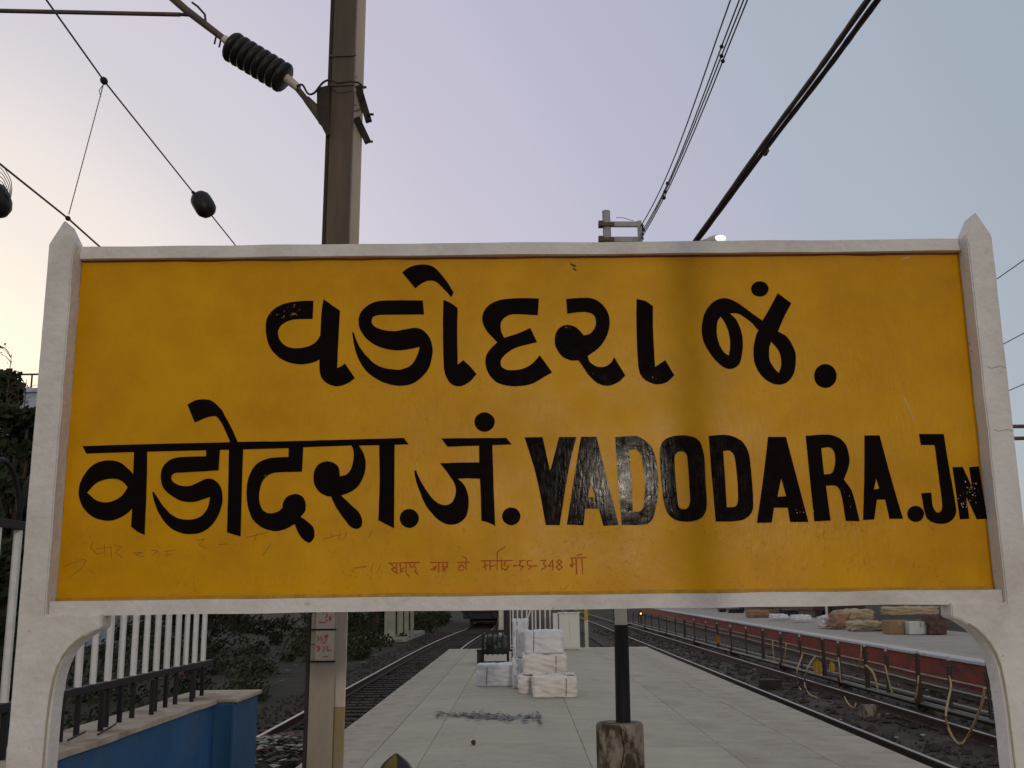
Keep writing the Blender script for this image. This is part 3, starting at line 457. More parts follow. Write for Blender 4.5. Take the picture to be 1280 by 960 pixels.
rough_beam(1.501, 1.545, -.052, .011, 'bottom_beam', M_WHITE)
panel = MB().box(.003, 3.001, 0, .028, 1.535, 2.690).build('panel', M_YEL, sign, local=True)
# thin ridges of old paint along the panel foot
rg = rough_beam(1.5455, 1.556, -.006, .001, 'paint_ridge', mat('ochre_paint_ridge', (.42, .22, .012), .45, .3, 20, .3, 60))
mv = MB(); 
for i in range(61): x = .004+2.994*i/60; z = 2.678+.002*noise.noise(Vector((x*8, 1, 2))); mv.v += [(x, -.0012, z), (x, -.0012, z-.006-.002*noise.noise(Vector((x*11, 4, 2))))]
for i in range(60): mv.f.append((i*2, i*2+1, i*2+3, i*2+2))
mv.build('beam_shadow_line', mat('painted_beam_shadow', (.15, .03, .006), .7, .3, 30, 0), panel, local=True)  # shadow under the top beam, painted as a dark strip on the panel

def smooth_loop(P, sub=5):
    n = len(P); out = []
    for i in range(n):
        p1, p2 = P[i], P[(i+1) % n]; p0, p3 = P[i-1], P[(i+2) % n]
        a = Vector(p1[:2]); b = Vector(p2[:2])
        t1 = (b-a) if p1[2] else (b-Vector(p0[:2]))*.5
        t2 = (b-a) if p2[2] else (Vector(p3[:2])-a)*.5
        if p1[2] and p2[2]: out.append(a); continue
        L = (b-a).length
        if t1.length > L*1.3: t1 = t1.normalized()*L*1.3
        if t2.length > L*1.3: t2 = t2.normalized()*L*1.3
        for k in range(sub):
            t = k/sub; t_2 = t*t; t_3 = t_2*t
            out.append(a*(2*t_3-3*t_2+1)+t1*(t_3-2*t_2+t)+b*(-2*t_3+3*t_2)+t2*(t_3-t_2))
    return out
dg = bpy.context.evaluated_depsgraph_get
def glyph(splines, lift):
    cu = bpy.data.curves.new('g', 'CURVE'); cu.dimensions = '2D'; cu.fill_mode = 'BOTH'; cu.extrude = .0008
    for S in splines:
        pts = smooth_loop(S); sp = cu.splines.new('POLY'); sp.points.add(len(pts)-1); sp.use_cyclic_u = True
        for q, p in zip(sp.points, pts):
            jx = .0007*noise.noise(Vector((p.x*.05, p.y*.05, 0))); q.co = (p.x/1000+jx, p.y/1000+jx, 0, 1)
    tmp = bpy.data.objects.new('tmp', cu); COL.objects.link(tmp)
    dgr = bpy.context.evaluated_depsgraph_get(); me = bpy.data.meshes.new_from_object(tmp.evaluated_get(dgr))
    me.transform(Matrix(((1,0,0,0), (0,0,-1,-lift), (0,1,0,Z0), (0,0,0,1))))
    bpy.data.objects.remove(tmp); bpy.data.curves.remove(cu)
    me.name = 'letter'; me.materials.clear(); me.materials.append(M_BLK)
    o = bpy.data.objects.new('letter', me); COL.objects.link(o); o.parent = sign
    return o
for i, G in enumerate(GLYPHS): glyph(G, .0005+.00035*(i % 3))
def strokes(data, r, name, m, lift=.0004):
    mb = MB()
    for S in data:
        if len(S) < 2: continue
        P = [Vector(p) for p in S]
        for a, b in zip(P[:-1], P[1:]):
            d = (b-a); 
            if d.length < .1: continue
            d.normalize(); n = Vector((-d.y, d.x))*r; a2 = a-d*r*.6; b2 = b+d*r*.6
            k = random.uniform(.6, 1.2)
            q = [a2+n, a2-n, b2-n*k, b2+n*k]; yy = -lift-random.uniform(0, .0003)
            mb.add([(v.x/1000, yy, Z0+v.y/1000) for v in q], [(0,1,2,3)])
    return mb.build(name, m, panel, local=True)
cl = []
for S in sorted(RED_STROKES, key=lambda S: min(p[0] for p in S)):
    lo, hi = min(p[0] for p in S), max(p[0] for p in S)
    if cl and lo < cl[-1][1]-1 and hi-lo < 60 and cl[-1][1]-cl[-1][0] < 60: cl[-1][2].append(S); cl[-1][1] = max(cl[-1][1], hi)
    else: cl.append([lo, hi, [S]])
for lo, hi, Ss in cl: strokes(Ss, 1.8, 'red_letter', M_REDINK)
strokes(PENCIL_STROKES, .9, 'pencil_scrawl', M_PENCIL)['kind'] = 'stuff'
mb = MB()
for c_ in range(130):   # clusters of fine curly scratches, mostly low on the panel
    cx = random.uniform(60, 2940); cz = random.uniform(12, 230) if random.random() < .85 else random.uniform(200, 1100)
    for _ in range(random.randint(2, 7)):
        p = Vector((cx+random.gauss(0, 28), cz+random.gauss(0, 16))); a = random.uniform(0, 6.3); w = random.uniform(.2, .42); yy = -random.uniform(.0002, .0005)
        for k in range(random.randint(2, 6)):
            q = p+Vector((math.cos(a), math.sin(a)))*random.uniform(1.5, 4.5); n = Vector((-math.sin(a), math.cos(a)))*w
            if 8 < q.y < 1130: mb.add([(v.x/1000, yy-k*.00001, Z0+v.y/1000) for v in (p+n, p-n, q-n, q+n)], [(0,1,2,3)])
            p = q; a += random.gauss(0, .7)
o = mb.build('scratches', M_PENCIL, panel, local=True); o['kind'] = 'stuff'
strokes([[(2768, 632), (2782, 590), (2790, 560)], [(2800, 1112), (2815, 1119), (2832, 1122)]], 1.8, 'pale_scratch', M_CHIP)
mb = MB()
for cx, cz, sx_c, sz_c, n_c in ((2958, 322, 26, 34, 34), (2925, 278, 20, 16, 16), (1700, 300, 55, 60, 16), (1800, 270, 60, 30, 14), (1960, 262, 40, 14, 8), (2540, 300, 40, 30, 10), (1880, 700, 60, 14, 14), (1700, 720, 40, 20, 8), (2360, 265, 150, 10, 10)):
    for _ in range(n_c):   # paint flaked off in small chips
        x, z = random.gauss(cx, sx_c*.5), random.gauss(cz, sz_c*.5); r = random.uniform(.7, 2.6); a0 = random.uniform(0, 6)
        P = [(x+math.cos(a0+k*1.57)*r*random.uniform(.4, 1.2), z+math.sin(a0+k*1.57)*r*random.uniform(.6, 1.5)) for k in range(4)]
        mb.add([(p_/1000, -.0024, Z0+q_/1000) for p_, q_ in P if True], [(0, 1, 2, 3)])
o = mb.build('paint_chips', M_CHIP, panel, local=True); o['kind'] = 'stuff'
strokes([[(1668, 1108), (1682, 1100)], [(1676, 1092), (1684, 1086)]], 3.0, 'rust_spot', M_RUSTSPOT)

# ================================================================== CATENARY MAST beyond the board, left
b0 = at(401, 985, 8.5); t0 = at(439, -140, 8.5)
mast = thing('catenary_mast', (b0.x, 8.5, 0), 'tall leaning brown steel H-section mast with red numbered plates behind the board', 'mast')
def mast_pt(py, dx=0, dy=0):
    k = (py-985)/(-140-985); p = b0.lerp(t0, k); return Vector((p.x+dx, 8.5+dy, p.z))
ax = (t0-b0).normalized()
def mseg(name, py0, py1, w, h, dx, dy, m): return MB().beam(mast_pt(py0, dx, dy), mast_pt(py1, dx, dy), w, h, side=(1,0,0)).build(name, m, mast, bevel=.004, seg=1)
mseg('front_flange', 985, 832, .20, .016, -.02, 0, M_MASTP)
mseg('front_flange', 831.5, 797, .20, .016, -.02, 0, M_MASTP)
mseg('painted_band', 796.5, 700, .205, .018, -.02, 0, M_BLACKP)
mseg('front_flange', 699.5, -140, .20, .016, -.02, 0, M_MASTD)
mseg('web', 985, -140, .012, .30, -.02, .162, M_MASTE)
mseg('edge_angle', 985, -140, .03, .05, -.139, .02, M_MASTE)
mseg('rear_flange', 985, 905, .21, .016, .014, .322, M_MASTP)
mseg('rear_flange', 904.5, -140, .21, .016, .014, .322, M_MASTL)
for (pa, pb, lab) in ((790, 814, None), (816, 849, None)):
    A = mast_pt(pa, -.005, -.016); B = mast_pt(pb, -.005, -.016)
    pl = MB().beam(A, B, .155, .004, side=(1,0,0)).build('number_plate', M_PLATE, mast)
    mb = MB(); H = (A-B).length; up = (A-B).normalized(); c0 = B
    def stroke(q):
        for (u0, v0), (u1, v1) in zip(q[:-1], q[1:]):
            p = c0+up*(v0*H)+Vector((u0*.155-.0775, -.004, 0)); r = c0+up*(v1*H)+Vector((u1*.155-.0775, -.004, 0)); mb.beam(p, r, .007, .003, side=(0,1,0)) if False else mb.tube([p, r], .0035, 5)
    if pa == 790:
        for q in ([(.35, .72), (.5, .82), (.6, .62), (.48, .5)], [(.75, .6), (.8, .42), (.7, .4), (.75, .6)], [(.15, .3), (.5, .3), (.62, .42)]): stroke(q)
    else:
        for q in ([(.1, .82), (.2, .72), (.12, .66)], [(.28, .8), (.38, .7), (.3, .68)], [(.5, .86), (.56, .72), (.66, .86)], [(.6, .86), (.56, .64)], [(.35, .6), (.55, .6)],
                  [(.08, .48), (.28, .42), (.12, .32)], [(.2, .5), (.2, .3)], [(.4, .48), (.52, .4), (.42, .32)], [(.6, .5), (.68, .34), (.85, .36)], [(.45, .14), (.7, .14)]): stroke(q)
    mb.build('red_figures', M_REDINK, pl)
for py in (791, 815, 850): 
    MB().beam(mast_pt(py, -.128, -.018), mast_pt(py, .088, -.018), .008, .012, side=(0,1,0)).build('plate_strap', M_BLACKP, mast)
# clamp collar with two angle cleats sticking out behind
def bar(name, p, q, w, h, m, par=mast, side=None): return MB().beam(p, q, w, h, side=side).build(name, m, par, bevel=.002, seg=1)
for py, th in ((104, .02), (145, .016)):
    bar('clamp_plate', mast_pt(py, -.15, -.016), mast_pt(py-1, .10, -.016), .012, th, M_MASTD)
bar('angle_cleat', at(448, 108, 8.75), at(461, 152, 8.75), .06, .05, M_MASTE)
bar('angle_cleat', at(446, 148, 8.8), at(460, 178, 8.8), .06, .05, M_MASTE)
for (a, b) in (((452, 109), (458, 109)), ((459, 143), (467, 143)), ((455, 177), (466, 177))): MB().tube([at(*a, 8.7), at(*b, 8.7)], .012, 6).build('bolt', M_MASTE, mast)
# hinge bracket left of the mast
bm_ = MB().box(0, .001, 0, .001, 0, .001); bm_.v = []; bm_.f = []
pl = [(396, 110), (412, 106), (412, 168), (408, 170), (402, 158), (398, 154), (396, 145)]
n = len(pl); va = [at(x, y, 8.44) for x, y in pl] + [at(x, y, 8.62)+Vector((0,0,0)) for x, y in pl]
MB().add(va, [tuple(range(n)), tuple(range(n, 2*n))[::-1]]+[(i, i+n, (i+1) % n+n, (i+1) % n) for i in range(n)]).build('hinge_bracket', M_MASTE, mast)
# ---- cantilever (moves on its hinge: its own thing)
hp = at(404, 148, 8.5)
cant = thing('cantilever_arm', hp, 'diagonal bracket arm with ribbed brown insulator hinged on the tall mast', 'overhead line arm')
def pl_(x, y, d=8.5): return at(x, y, d)
MB().tube([pl_(404, 148), pl_(383, 124)], [.06, .035], 8).build('hinge_fork', M_MASTD, cant, smooth=True)
MB().tube([pl_(384, 126), pl_(371, 110)], .028, 8).build('clevis', M_MASTD, cant, smooth=True)
MB().tube([pl_(373, 110), pl_(352, 93)], [.036, .045], 12).build('collar', M_MASTL, cant, smooth=True)
a, b = pl_(357, 99), pl_(288, 57); path = []; rr = []
for i in range(8*6+1):
    t = i/(8*6); ph = (i % 6)/6; path.append(a.lerp(b, t)); rr.append(.116+.028*(math.sin(math.pi*ph)**.6 if ph else 0)*(1 if .02 < t < .98 else .4))
MB().tube(path, rr, 18).build('insulator', M_INS, cant, smooth=True)
MB().tube([pl_(292, 59), pl_(280, 48)], [.045, .036], 12).build('collar', M_MASTL, cant, smooth=True)
MB().tube([pl_(283, 51), pl_(232, 12), pl_(205, -12), pl_(120, -90)], [.030, .036, .038, .038], 10).build('inclined_tube', M_MASTD, cant, smooth=True)
for x, y in ((276, 50), (270, 46)): MB().tube([pl_(x, y), pl_(x-2, y+9)], .009, 6).build('bolt', M_MASTE, cant)
MB().tube([pl_(240, 3), pl_(247, 8), pl_(256, 18), pl_(257, 26)], .011, 6).build('bonding_loop', M_CABLE, cant)
MB().tube([pl_(-90, 10), pl_(0, 13.5), pl_(120, 16), pl_(225, 18.2)], .020, 10).build('horizontal_tube', M_MASTD, cant, smooth=True)
MB().tube([pl_(225, 18), pl_(238, 19), pl_(240, 14)], .016, 8).build('tube_hinge', M_MASTE, cant)
path = [pl_(371, 108, 8.42), pl_(378, 106, 8.4), pl_(385, 117, 8.4), pl_(393, 116, 8.4), pl_(403, 104, 8.38), pl_(412, 100, 8.36), pl_(422, 104, 8.34), pl_(437, 102, 8.34), pl_(449, 104, 8.4), pl_(455, 110, 8.6)]
def cr3(P, sub=5):
    out = []
    for i in range(len(P)-1):
        p0, p1, p2, p3 = P[max(i-1, 0)], P[i], P[i+1], P[min(i+2, len(P)-1)]
        for k in range(sub):
            t = k/sub; out.append(.5*((2*p1)+(p2-p0)*t+(2*p0-5*p1+4*p2-p3)*t*t+(3*p1-p0-3*p2+p3)*t**3))
    return out+[P[-1]]
tag(MB().tube(cr3(path), .010, 6).build('bonding_cable', M_CABLE), 'slack black bonding cable looped round the mast clamp', 'cable')

# ---- overhead wires of the left track
XW = -3.9
cp = [atx(58, 0, XW), atx(130, 101, XW), atx(245, 245, XW), atx(293, 305, XW)]
v0 = (cp[1]-cp[0]); cp = [cp[0]-v0*1.5, cp[0]-v0*.5] + cp + [Vector((XW, 30, 5.35)), Vector((XW, 58, 5.6)), Vector((XW, 120, 5.2))]
mw = thing('messenger_wire', cp[3], 'upper overhead wire with an egg shaped insulator left of the mast', 'overhead wire')
MB().tube(cp, .0085, 6).build('wire', M_WIRE, mw)
e0, e1 = atx(244, 244, XW), atx(264, 270, XW); d = (e1-e0)
prof = [(0, .02), (.06, .06), (.2, .088), (.5, .10), (.8, .085), (.95, .05), (1, .02)]
MB().tube([at(246+16.5*t, 242+27*t, e0.y) for t in (0, .06, .2, .35, .65, .8, .94, 1)], [.04, .085, .118, .126, .126, .118, .085, .04], 16).build('insulator', M_INS, mw, smooth=True)
MB().tube([e0-d*.14, e0+d*.02], .02, 8).build('end_fitting', M_MASTE, mw)
c1, c2, c3 = atx(0, 205, XW), atx(85, 273, XW), atx(122, 306, XW); v1 = (c2-c1)
cwp = [c1-v1*3, c1-v1, c1, c2, c3, Vector((XW, 26, c3.z+.05)), Vector((XW, 80, c3.z)), Vector((XW, 120, c3.z))]
tag(MB().tube(cwp, .0095, 6).build('contact_wire', M_WIRE), 'lower contact wire crossing low at the left edge above the left track', 'overhead wire')
dr = thing('dropper', c2, 'thin dropper hanging between the two overhead wires at the left', 'dropper wire')
MB().tube([atx(129, 106, XW), atx(125, 122, XW), atx(86, 268, XW)], .0045, 5).build('wire', M_WIRE, dr)
MB().ball(atx(130, 101, XW), .035, .05, .035).build('clip', M_MASTE, dr)
MB().tube([atx(129, 106, XW), atx(124, 113, XW), atx(126, 121, XW)], .004, 5).build('hook', M_WIRE, dr)
MB().ball(atx(85, 273, XW), .022, .03, .022).build('clip', M_MASTE, dr)
# dark insulator pot with coiled wires at the very left
ip = at(-9, 251, 8.0)
pot = thing('hanging_insulator', ip, 'round dark hanging insulator wrapped in loose wire coils at the left edge', 'insulator')
pr = [(.16, .03), (.13, .09), (.07, .125), (0, .15), (-.06, .15), (-.11, .12), (-.14, .05)]
MB().tube([ip+Vector((0, 0, z)) for z, _ in pr], [r for _, r in pr], 18).build('body', M_INS, pot, smooth=True)
MB().tube([ip+Vector((0, 0, .16)), ip+Vector((-.25, 0, .5)), ip+Vector((-.6, 0, 2.1))], .02, 8).build('hanger_rod', M_MASTD, pot)
for i in range(5):
    q = [at(-30, 178+i*9, 8), at(-2+i*.5, 202+i*6, 7.95), at(9-i*.6, 216+i*5, 7.95), at(14.5-i*1.6, 230+i*3, 7.95), at(13.5-i*1.2, 246, 7.97), at(8, 262, 8.0)]
    MB().tube(cr3(q), .0035, 5).build('wire_coil', M_WIRE, pot)

# ================================================================== LIGHTING POLE in its footing
PY = 8.0
fb = at(780, 992, PY)
foot_c = Vector((fb.x, PY+.18, 0))
ft = thing('pole_footing', foot_c, 'stained round concrete footing with flat top under the black pole', 'footing')
mb = MB(); n = 28
zt = at(779, 907, PY).z
rings = [(0, .186), (.12, .184), (.3, .182), (zt-.02, .181), (zt, .170), (zt+.004, .05)]
for z, r in rings:
    for k in range(n):
        t = 2*math.pi*k/n; j = 1+.02*noise.noise(Vector((math.cos(t)*2, math.sin(t)*2, z*4))); mb.v.append((foot_c.x+math.cos(t)*r*j, foot_c.y+math.sin(t)*r*j, z))
for i in range(len(rings)-1):
    for k in range(n): mb.f.append((i*n+k, i*n+(k+1) % n, (i+1)*n+(k+1) % n, (i+1)*n+k))
mb.f.append(tuple(range((len(rings)-1)*n, len(rings)*n)))
mb.build('drum', M_FOOT, ft, smooth=True)
MB().tube([foot_c+Vector((-.01, -.186, zt-.01)), foot_c+Vector((.012, -.189, .4)), foot_c+Vector((-.02, -.188, .25)), foot_c+Vector((.005, -.19, .02))], .004, 5).build('crack', M_BLACKP, ft)
pole = thing('service_pole', (foot_c.x, foot_c.y, zt), 'slender pole, black below and pale above, carrying crossarms above the board', 'pole')
YP = foot_c.y
pp = lambda x, y, dy=0: at(x, y, YP+dy)
base, knee, up1, top = pp(779, 903), pp(776.5, 781), pp(760.5, 330), pp(757.5, 264)
MB().tube([base-Vector((0,0,.05)), knee], [.058, .056], 16).build('black_shaft', M_BLACKP, pole, smooth=True)
MB().tube([knee, pp(768, 560)], [.050, .046], 16).build('pale_shaft', M_PALEP, pole, smooth=True)
MB().tube([pp(768, 560), up1, top], [.041, .036, .034], 16).build('upper_shaft', M_GREYST, pole, smooth=True)
for y0, n_ in ((280, 0), (299, 1)):
    MB().beam(pp(748, y0+.5), pp(797, y0+.5), .03, .045, side=(0,1,0)).build('crossarm', M_GREYST, pole, bevel=.003, seg=1)
    MB().beam(pp(750, y0, -.05), pp(768, y0, -.05), .012, .03, side=(0,1,0)).build('clamp_plate', M_MASTD, pole)
    MB().beam(pp(748, y0+.5), pp(754, y0+.5), .055, .05, side=(0,1,0)).build('arm_end', M_MASTD, pole)
MB().beam(pp(799, 276.5), pp(800.5, 305), .035, .035, side=(0,1,0)).build('rack_upright', M_GREYST, pole)
RK = [(801.5, 282), (803.5, 287), (802, 293), (801.5, 298)]
for x, y in RK: MB().tube([pp(x-2, y-1), pp(x, y), pp(x+3, y+1)], [.012, .022, .010], 8).build('reel_insulator', M_INS, pole, smooth=True)
MB().tube([pp(792, 276), pp(778, 272), pp(770, 272)], .003, 4).build('tie_wire', M_WIRE, pole)
MB().tube([pp(776, 430, -.01)-Vector((.0,0,0)), pp(760, 430, -.01)], .02, 8).build('cable_clamp', M_MASTE, pole)
# lamp on a bent arm
lm = thing('street_lamp', pp(766, 345), 'lamp head with milky cover peeking over the board top, right of thick cables', 'lamp')
MB().tube(cr3([pp(766, 345), pp(815, 330, -.05), pp(860, 308, -.1), pp(888, 299, -.12)]), .014, 8).build('arm', M_GREYST, lm, smooth=True)
a, b = pp(882, 301, -.12), pp(906, 298, -.12); mb = MB(); n = 14; L = 9
MB().tube([a.lerp(b, t) for t in (0, .15, .4, .7, .9, 1)], [.014, .025, .036, .04, .03, .008], 14).build('housing', M_PALEP, lm, smooth=True)
MB().ball(a.lerp(b, .72)+Vector((0, -.018, -.002)), .052, .036, .030, 14, 8).build('cover', M_LAMPW, lm, smooth=True)
# four thin line wires with spacers
tops = [(914, -2), (925, -2), (929.5, -2), (933.5, -2)]; mids = [[(872, 118), (832, 205)], [(882, 105), (843, 195)], [(884, 112), (846, 208)], [(889, 105), (850, 205)]]
labs = ['thin line wire, leftmost of the four rising from the small rack', 'thin line wire, second from left of four rising from the rack', 'thin line wire, third from left of four rising from the rack', 'thin line wire, rightmost of the four rising from the small rack']
sp_pts = []
for i, (tx, ty) in enumerate(tops):
    x0, y0 = RK[i]; s = pp(x0, y0)
    e = at(tx, ty, 3.6); e2 = e + (e-s)*.6
    k = 14; P = []
    for j in range(k+1):
        t = j/k; q = s.lerp(e2, t); q.z -= .085*math.sin(math.pi*min(1, t/ .625))*(1 if t < .625 else .3); q.x += (.003*math.sin(t*7+i)) ; P.append(q)
    w = tag(MB().tube(P, [.0045-.0018*(j/k) for j in range(k+1)], 5).build('line_wire', M_CABLE), labs[i], 'overhead wire', 'thin line wires above the board')
    if i:
        for ty_ in ((57, 229), (68, 239), (77, 247))[i-1]:
            best = min(((abs(prj(P[j].lerp(P[j+1], f/12)).y-ty_), P[j].lerp(P[j+1], f/12)) for j in range(k) for f in range(12)), key=lambda t: t[0])[1]
            MB().ball(best, 2.6*(best-EYE).length/FOC, n=8).build('spacer', M_INS, w)
# pair of thick cables
def thick(x_top, dx_low, lab, ph):
    s = pp(772, 432, -.03); near = at(x_top, -6, 3.5); far = at(867+dx_low, 303, 6.6); ex = near+(near-far)*.5; xl = 867+dx_low
    mid1 = at(xl*.64+x_top*.36-1, 303*.64-2, 5.1); mid2 = at(xl*.3+x_top*.7-.5, 303*.3-2, 4.15)
    P = cr3([s, far, mid1, mid2, near, ex], 8)
    mb = MB(); mb.tube(P, [.0125+.0008*math.sin(i*2.3) for i in range(len(P))], 10)
    for t_ in range(0, 0): pass
    c = mb.build('power_cable', M_CABLE, smooth=True); tag(c, lab, 'cable', 'thick paired cables crossing the sky')
thick(1089, -.2, 'thick twisted black cable, left one of the pair crossing the sky', 0)
thick(1101.5, 3.6, 'thick twisted black cable, right one of the pair crossing the sky', 1.5)
mb = MB(); q = at(957, 190, 5.35); mb.tube([q-Vector((.0, .02, 0)), q+Vector((0, .02, 0))], .017, 8); 
tag(mb.build('cable_tie', M_CABLE), 'small dark tie binding the two thick cables together', 'cable tie')

# ================================================================== BLUE WALL with fence, left
wall = thing('blue_wall', (-2.2, 4.5, 0), 'low blue painted wall with sandy cement top ending in a pilaster, left', 'wall')
MB().box(-2.56, -2.23, .5, 7.69, -.85, .80).build('wall_body', M_BLUE, wall, bevel=.01, seg=1)
MB().box(-2.58, -2.09, 7.69, 8.38, -.85, .80).build('pilaster', M_BLUED, wall, bevel=.01, seg=1)
mb = MB(); n = 48
for i in range(n+1):
    y = .5+7.2*i/n; j = .018*noise.noise(Vector((y*2.2, 0, 3)))
    mb.v += [(-2.58, y, .80), (-2.21+j, y, .80), (-2.21+j, y, .83+.004*math.sin(y*9)), (-2.58, y, .832)]
for i in range(n):
    for k in range(4): mb.f.append((i*4+k, i*4+(k+1) % 4, (i+1)*4+(k+1) % 4, (i+1)*4+k))
mb.f += [(0,1,2,3), (n*4+3, n*4+2, n*4+1, n*4)]
mb.build('cement_cap', M_WALLTOP, wall)
MB().box(-2.60, -2.06, 7.703, 8.40, .802, .834).build('cement_cap', M_WALLTOP, wall, bevel=.008, seg=1)
FX = -2.40
fen = thing('picket_fence', (FX, 4.5, .83), 'fence of white angle pickets on dark rails with looped top, on blue wall', 'fence')
mb = MB().box(FX-.022, FX+.022, 1.5, 8.12, 1.045, 1.085); mb.build('bottom_rail', M_FDARK, fen, bevel=.003, seg=1)
MB().box(FX-.022, FX+.022, 1.5, 8.12, 1.88, 1.92).build('top_rail', M_FDARK, fen, bevel=.003, seg=1)
ys = [1.7+.2*i for i in range(32)]
pm = lm_ = am = None
for i, y in enumerate(ys):
    if pm is None:
        o = MB().box(-.015, .015, -.0025, .0025, 1.086, 1.879).box(.0125, .0165, .003, .024, 1.086, 1.879).build('picket', M_FWHITE); pm = o.data
    else: o = bpy.data.objects.new('picket', pm); COL.objects.link(o)
    o.parent = fen; o.location = Vector((FX+random.uniform(-.003, .003), y, 0))-fen.location; o.rotation_euler.z = random.uniform(-.2, .2)
    if lm_ is None:
        o = MB().box(-.013, .013, -.010, .010, .80, 1.044).build('leg', M_FDARK); lm_ = o.data
    else: o = bpy.data.objects.new('leg', lm_); COL.objects.link(o)
    o.parent = fen; o.location = Vector((FX+(.05 if i % 4 == 1 else 0), y+.03, 0))-fen.location
    if i % 2 == 0 and i < 31:
        if am is None:
            P = [(0, .2-.2*math.cos(t), 1.90+.29*math.sin(t)) for t in [math.pi*k/14 for k in range(15)]]
            o = MB().tube(P, .014, 6).build('top_loop', M_FDARK); am = o.data
        else: o = bpy.data.objects.new('top_loop', am); COL.objects.link(o)
        o.parent = fen; o.location = Vector((FX, y, 0))-fen.location
# sticks lying on the wall
for i, (p, q, lab) in enumerate([((-2.28, 5.35, .86), (-2.38, 5.8, .845), 'dry twig lying on the wall top, nearest the post'), ((-2.27, 5.7, .842), (-2.33, 6.1, .85), 'dry twig lying on the wall top, farther from the post')]):
    p, q = Vector(p), Vector(q); tag(MB().tube([p, p.lerp(q, .5)+Vector((.015, 0, .008)), q], .006, 5).build('twig', M_MASTE), lab, 'twig')

# ================================================================== THINGS ON THE PLATFORM
def soft_box(name, x0, x1, y0, y1, z0, z1, m, label, cat, seed, group=None, amp=.035, strings=True, rz=0):
    c = Vector(((x0+x1)/2, (y0+y1)/2, z0)); t = thing(name, c, label, cat, group, rz)
    bm = bmesh.new(); bmesh.ops.create_cube(bm, size=2); bmesh.ops.subdivide_edges(bm, edges=bm.edges, cuts=14, use_grid_fill=True)
    hx, hy, hz = (x1-x0)/2, (y1-y0)/2, (z1-z0)/2
    for v in bm.verts:
        p = v.co.copy(); k = 1/((abs(p.x)**16+abs(p.y)**16+abs(p.z)**16)**(1/16)); p = p*k
        w = noise.noise(Vector((p.x*2+seed, p.y*2, p.z*2.6)))*amp + abs(noise.noise(Vector((p.x*3+seed, p.y*3, p.z*5))))*amp*.9
        nrm_ = p.normalized()
        z = p.z*hz; 
        q = Vector((p.x*hx, p.y*hy, z)) + Vector((nrm_.x, nrm_.y, nrm_.z*(1 if p.z > -.6 else 0)))*w
        v.co = Vector((q.x, q.y, max(q.z, -hz)+hz))
    me = bpy.data.meshes.new('wrapped_body'); bm.to_mesh(me); bm.free(); me.materials.append(m)
    for p in me.polygons: p.use_smooth = True
    o = bpy.data.objects.new('wrapped_body', me); COL.objects.link(o); o.parent = t
    if strings:
        for s in ((-.55,) if seed % 2 else (.5,)):
            a = s*hx; MB().tube([(a, -hy-.012, .03), (a+.01, -hy-.014, 2*hz-.03), (a, -hy+.06, 2*hz+.008), (a, hy-.05, 2*hz+.008)], .006, 5).build('string', M_STRING, t, local=True)
    return t
G1 = 'plastic wrapped parcels stacked on the platform'
def pxx(px, Y): return at(px, 742, Y).x
def pxz(py, px, Y): return at(px, py, Y).z
def parcel(px0, px1, Y, z0, z1, dep, m, lab, seed, **k): return soft_box('parcel', pxx(px0, Y), pxx(px1, Y), Y, Y+dep, z0, z1, m, lab, 'parcel', seed, G1, **k)
parcel(597, 643, 18.1, 0, .36, .55, M_PARCELB, 'pale bluish wrapped parcel lying alone in front of the black trolley', 1)
parcel(665, 718, 16.1, 0, .31, .5, M_PARCEL, 'low cream wrapped parcel at the front right of the pile, a white tag on top', 2)
parcel(647, 706, 16.75, 0, .28, .6, M_PARCEL, 'bottom parcel of the tallest stack, mostly behind the front right parcel', 3)
parcel(653, 706, 16.8, .285, .60, .55, M_PARCEL, 'crumpled cream parcel in the middle of the tallest stack', 4)
parcel(655, 703, 16.85, .605, .965, .5, M_PARCELB, 'topmost square edged parcel of the stack under shiny plastic', 5, amp=.02)
parcel(640, 658, 17.6, 0, .50, .5, M_PARCELB, 'grey blue parcel, lower one standing left behind the tallest stack', 6)
parcel(641, 659, 17.65, .505, 1.12, .45, M_PARCELB, 'grey blue parcel, upper one standing left behind the tallest stack', 7)
tag(MB().box(pxx(704, 16.2), pxx(716, 16.2), 16.15, 16.5, .335, .345).build('paper_tag', M_CAB), 'white paper label lying on the front right parcel', 'paper')
# trolley
TY = 23.5; tx0, tx1 = pxx(603, TY), pxx(634, TY)
tr = thing('luggage_trolley', ((tx0+tx1)/2, TY, 0), 'black steel luggage trolley with barred end standing behind the parcel', 'trolley')
zt_ = pxz(789, 618, TY); zb = .10
MB().box(tx0-.02, tx1+.02, TY, TY+1.2, .24, .30).build('deck', M_CART, tr)
for i in range(6):
    x = tx0+(tx1-tx0)*i/5; w = .028 if i in (0, 5) else .016
    MB().box(x-w, x+w, TY-.03, TY+.02, .02 if i in (0, 5) else .22, zt_ if i < 5 else pxz(768, 634, TY)).build('upright', M_CART, tr)
for z in (zt_, .30, .06): MB().box(tx0-.03, tx1+.03, TY-.045, TY-.031, z-.03, z+.03).build('cross_bar', M_CART, tr)
MB().box(tx0-.14, tx1+.18, TY-.02, TY+.04, .30, .345).build('axle_beam', M_CART, tr)
for x in (tx0-.09, tx1+.12):
    for yy in (TY+.12, TY+1.0): MB().tube([(x-.04, yy, .15), (x+.04, yy, .15)], .15, 14).build('wheel', M_RUBBER, tr, smooth=True)
MB().box(tx0+.45, tx0+.60, TY+1.1, TY+1.16, .25, 1.3).build('handle_post', M_CART, tr)
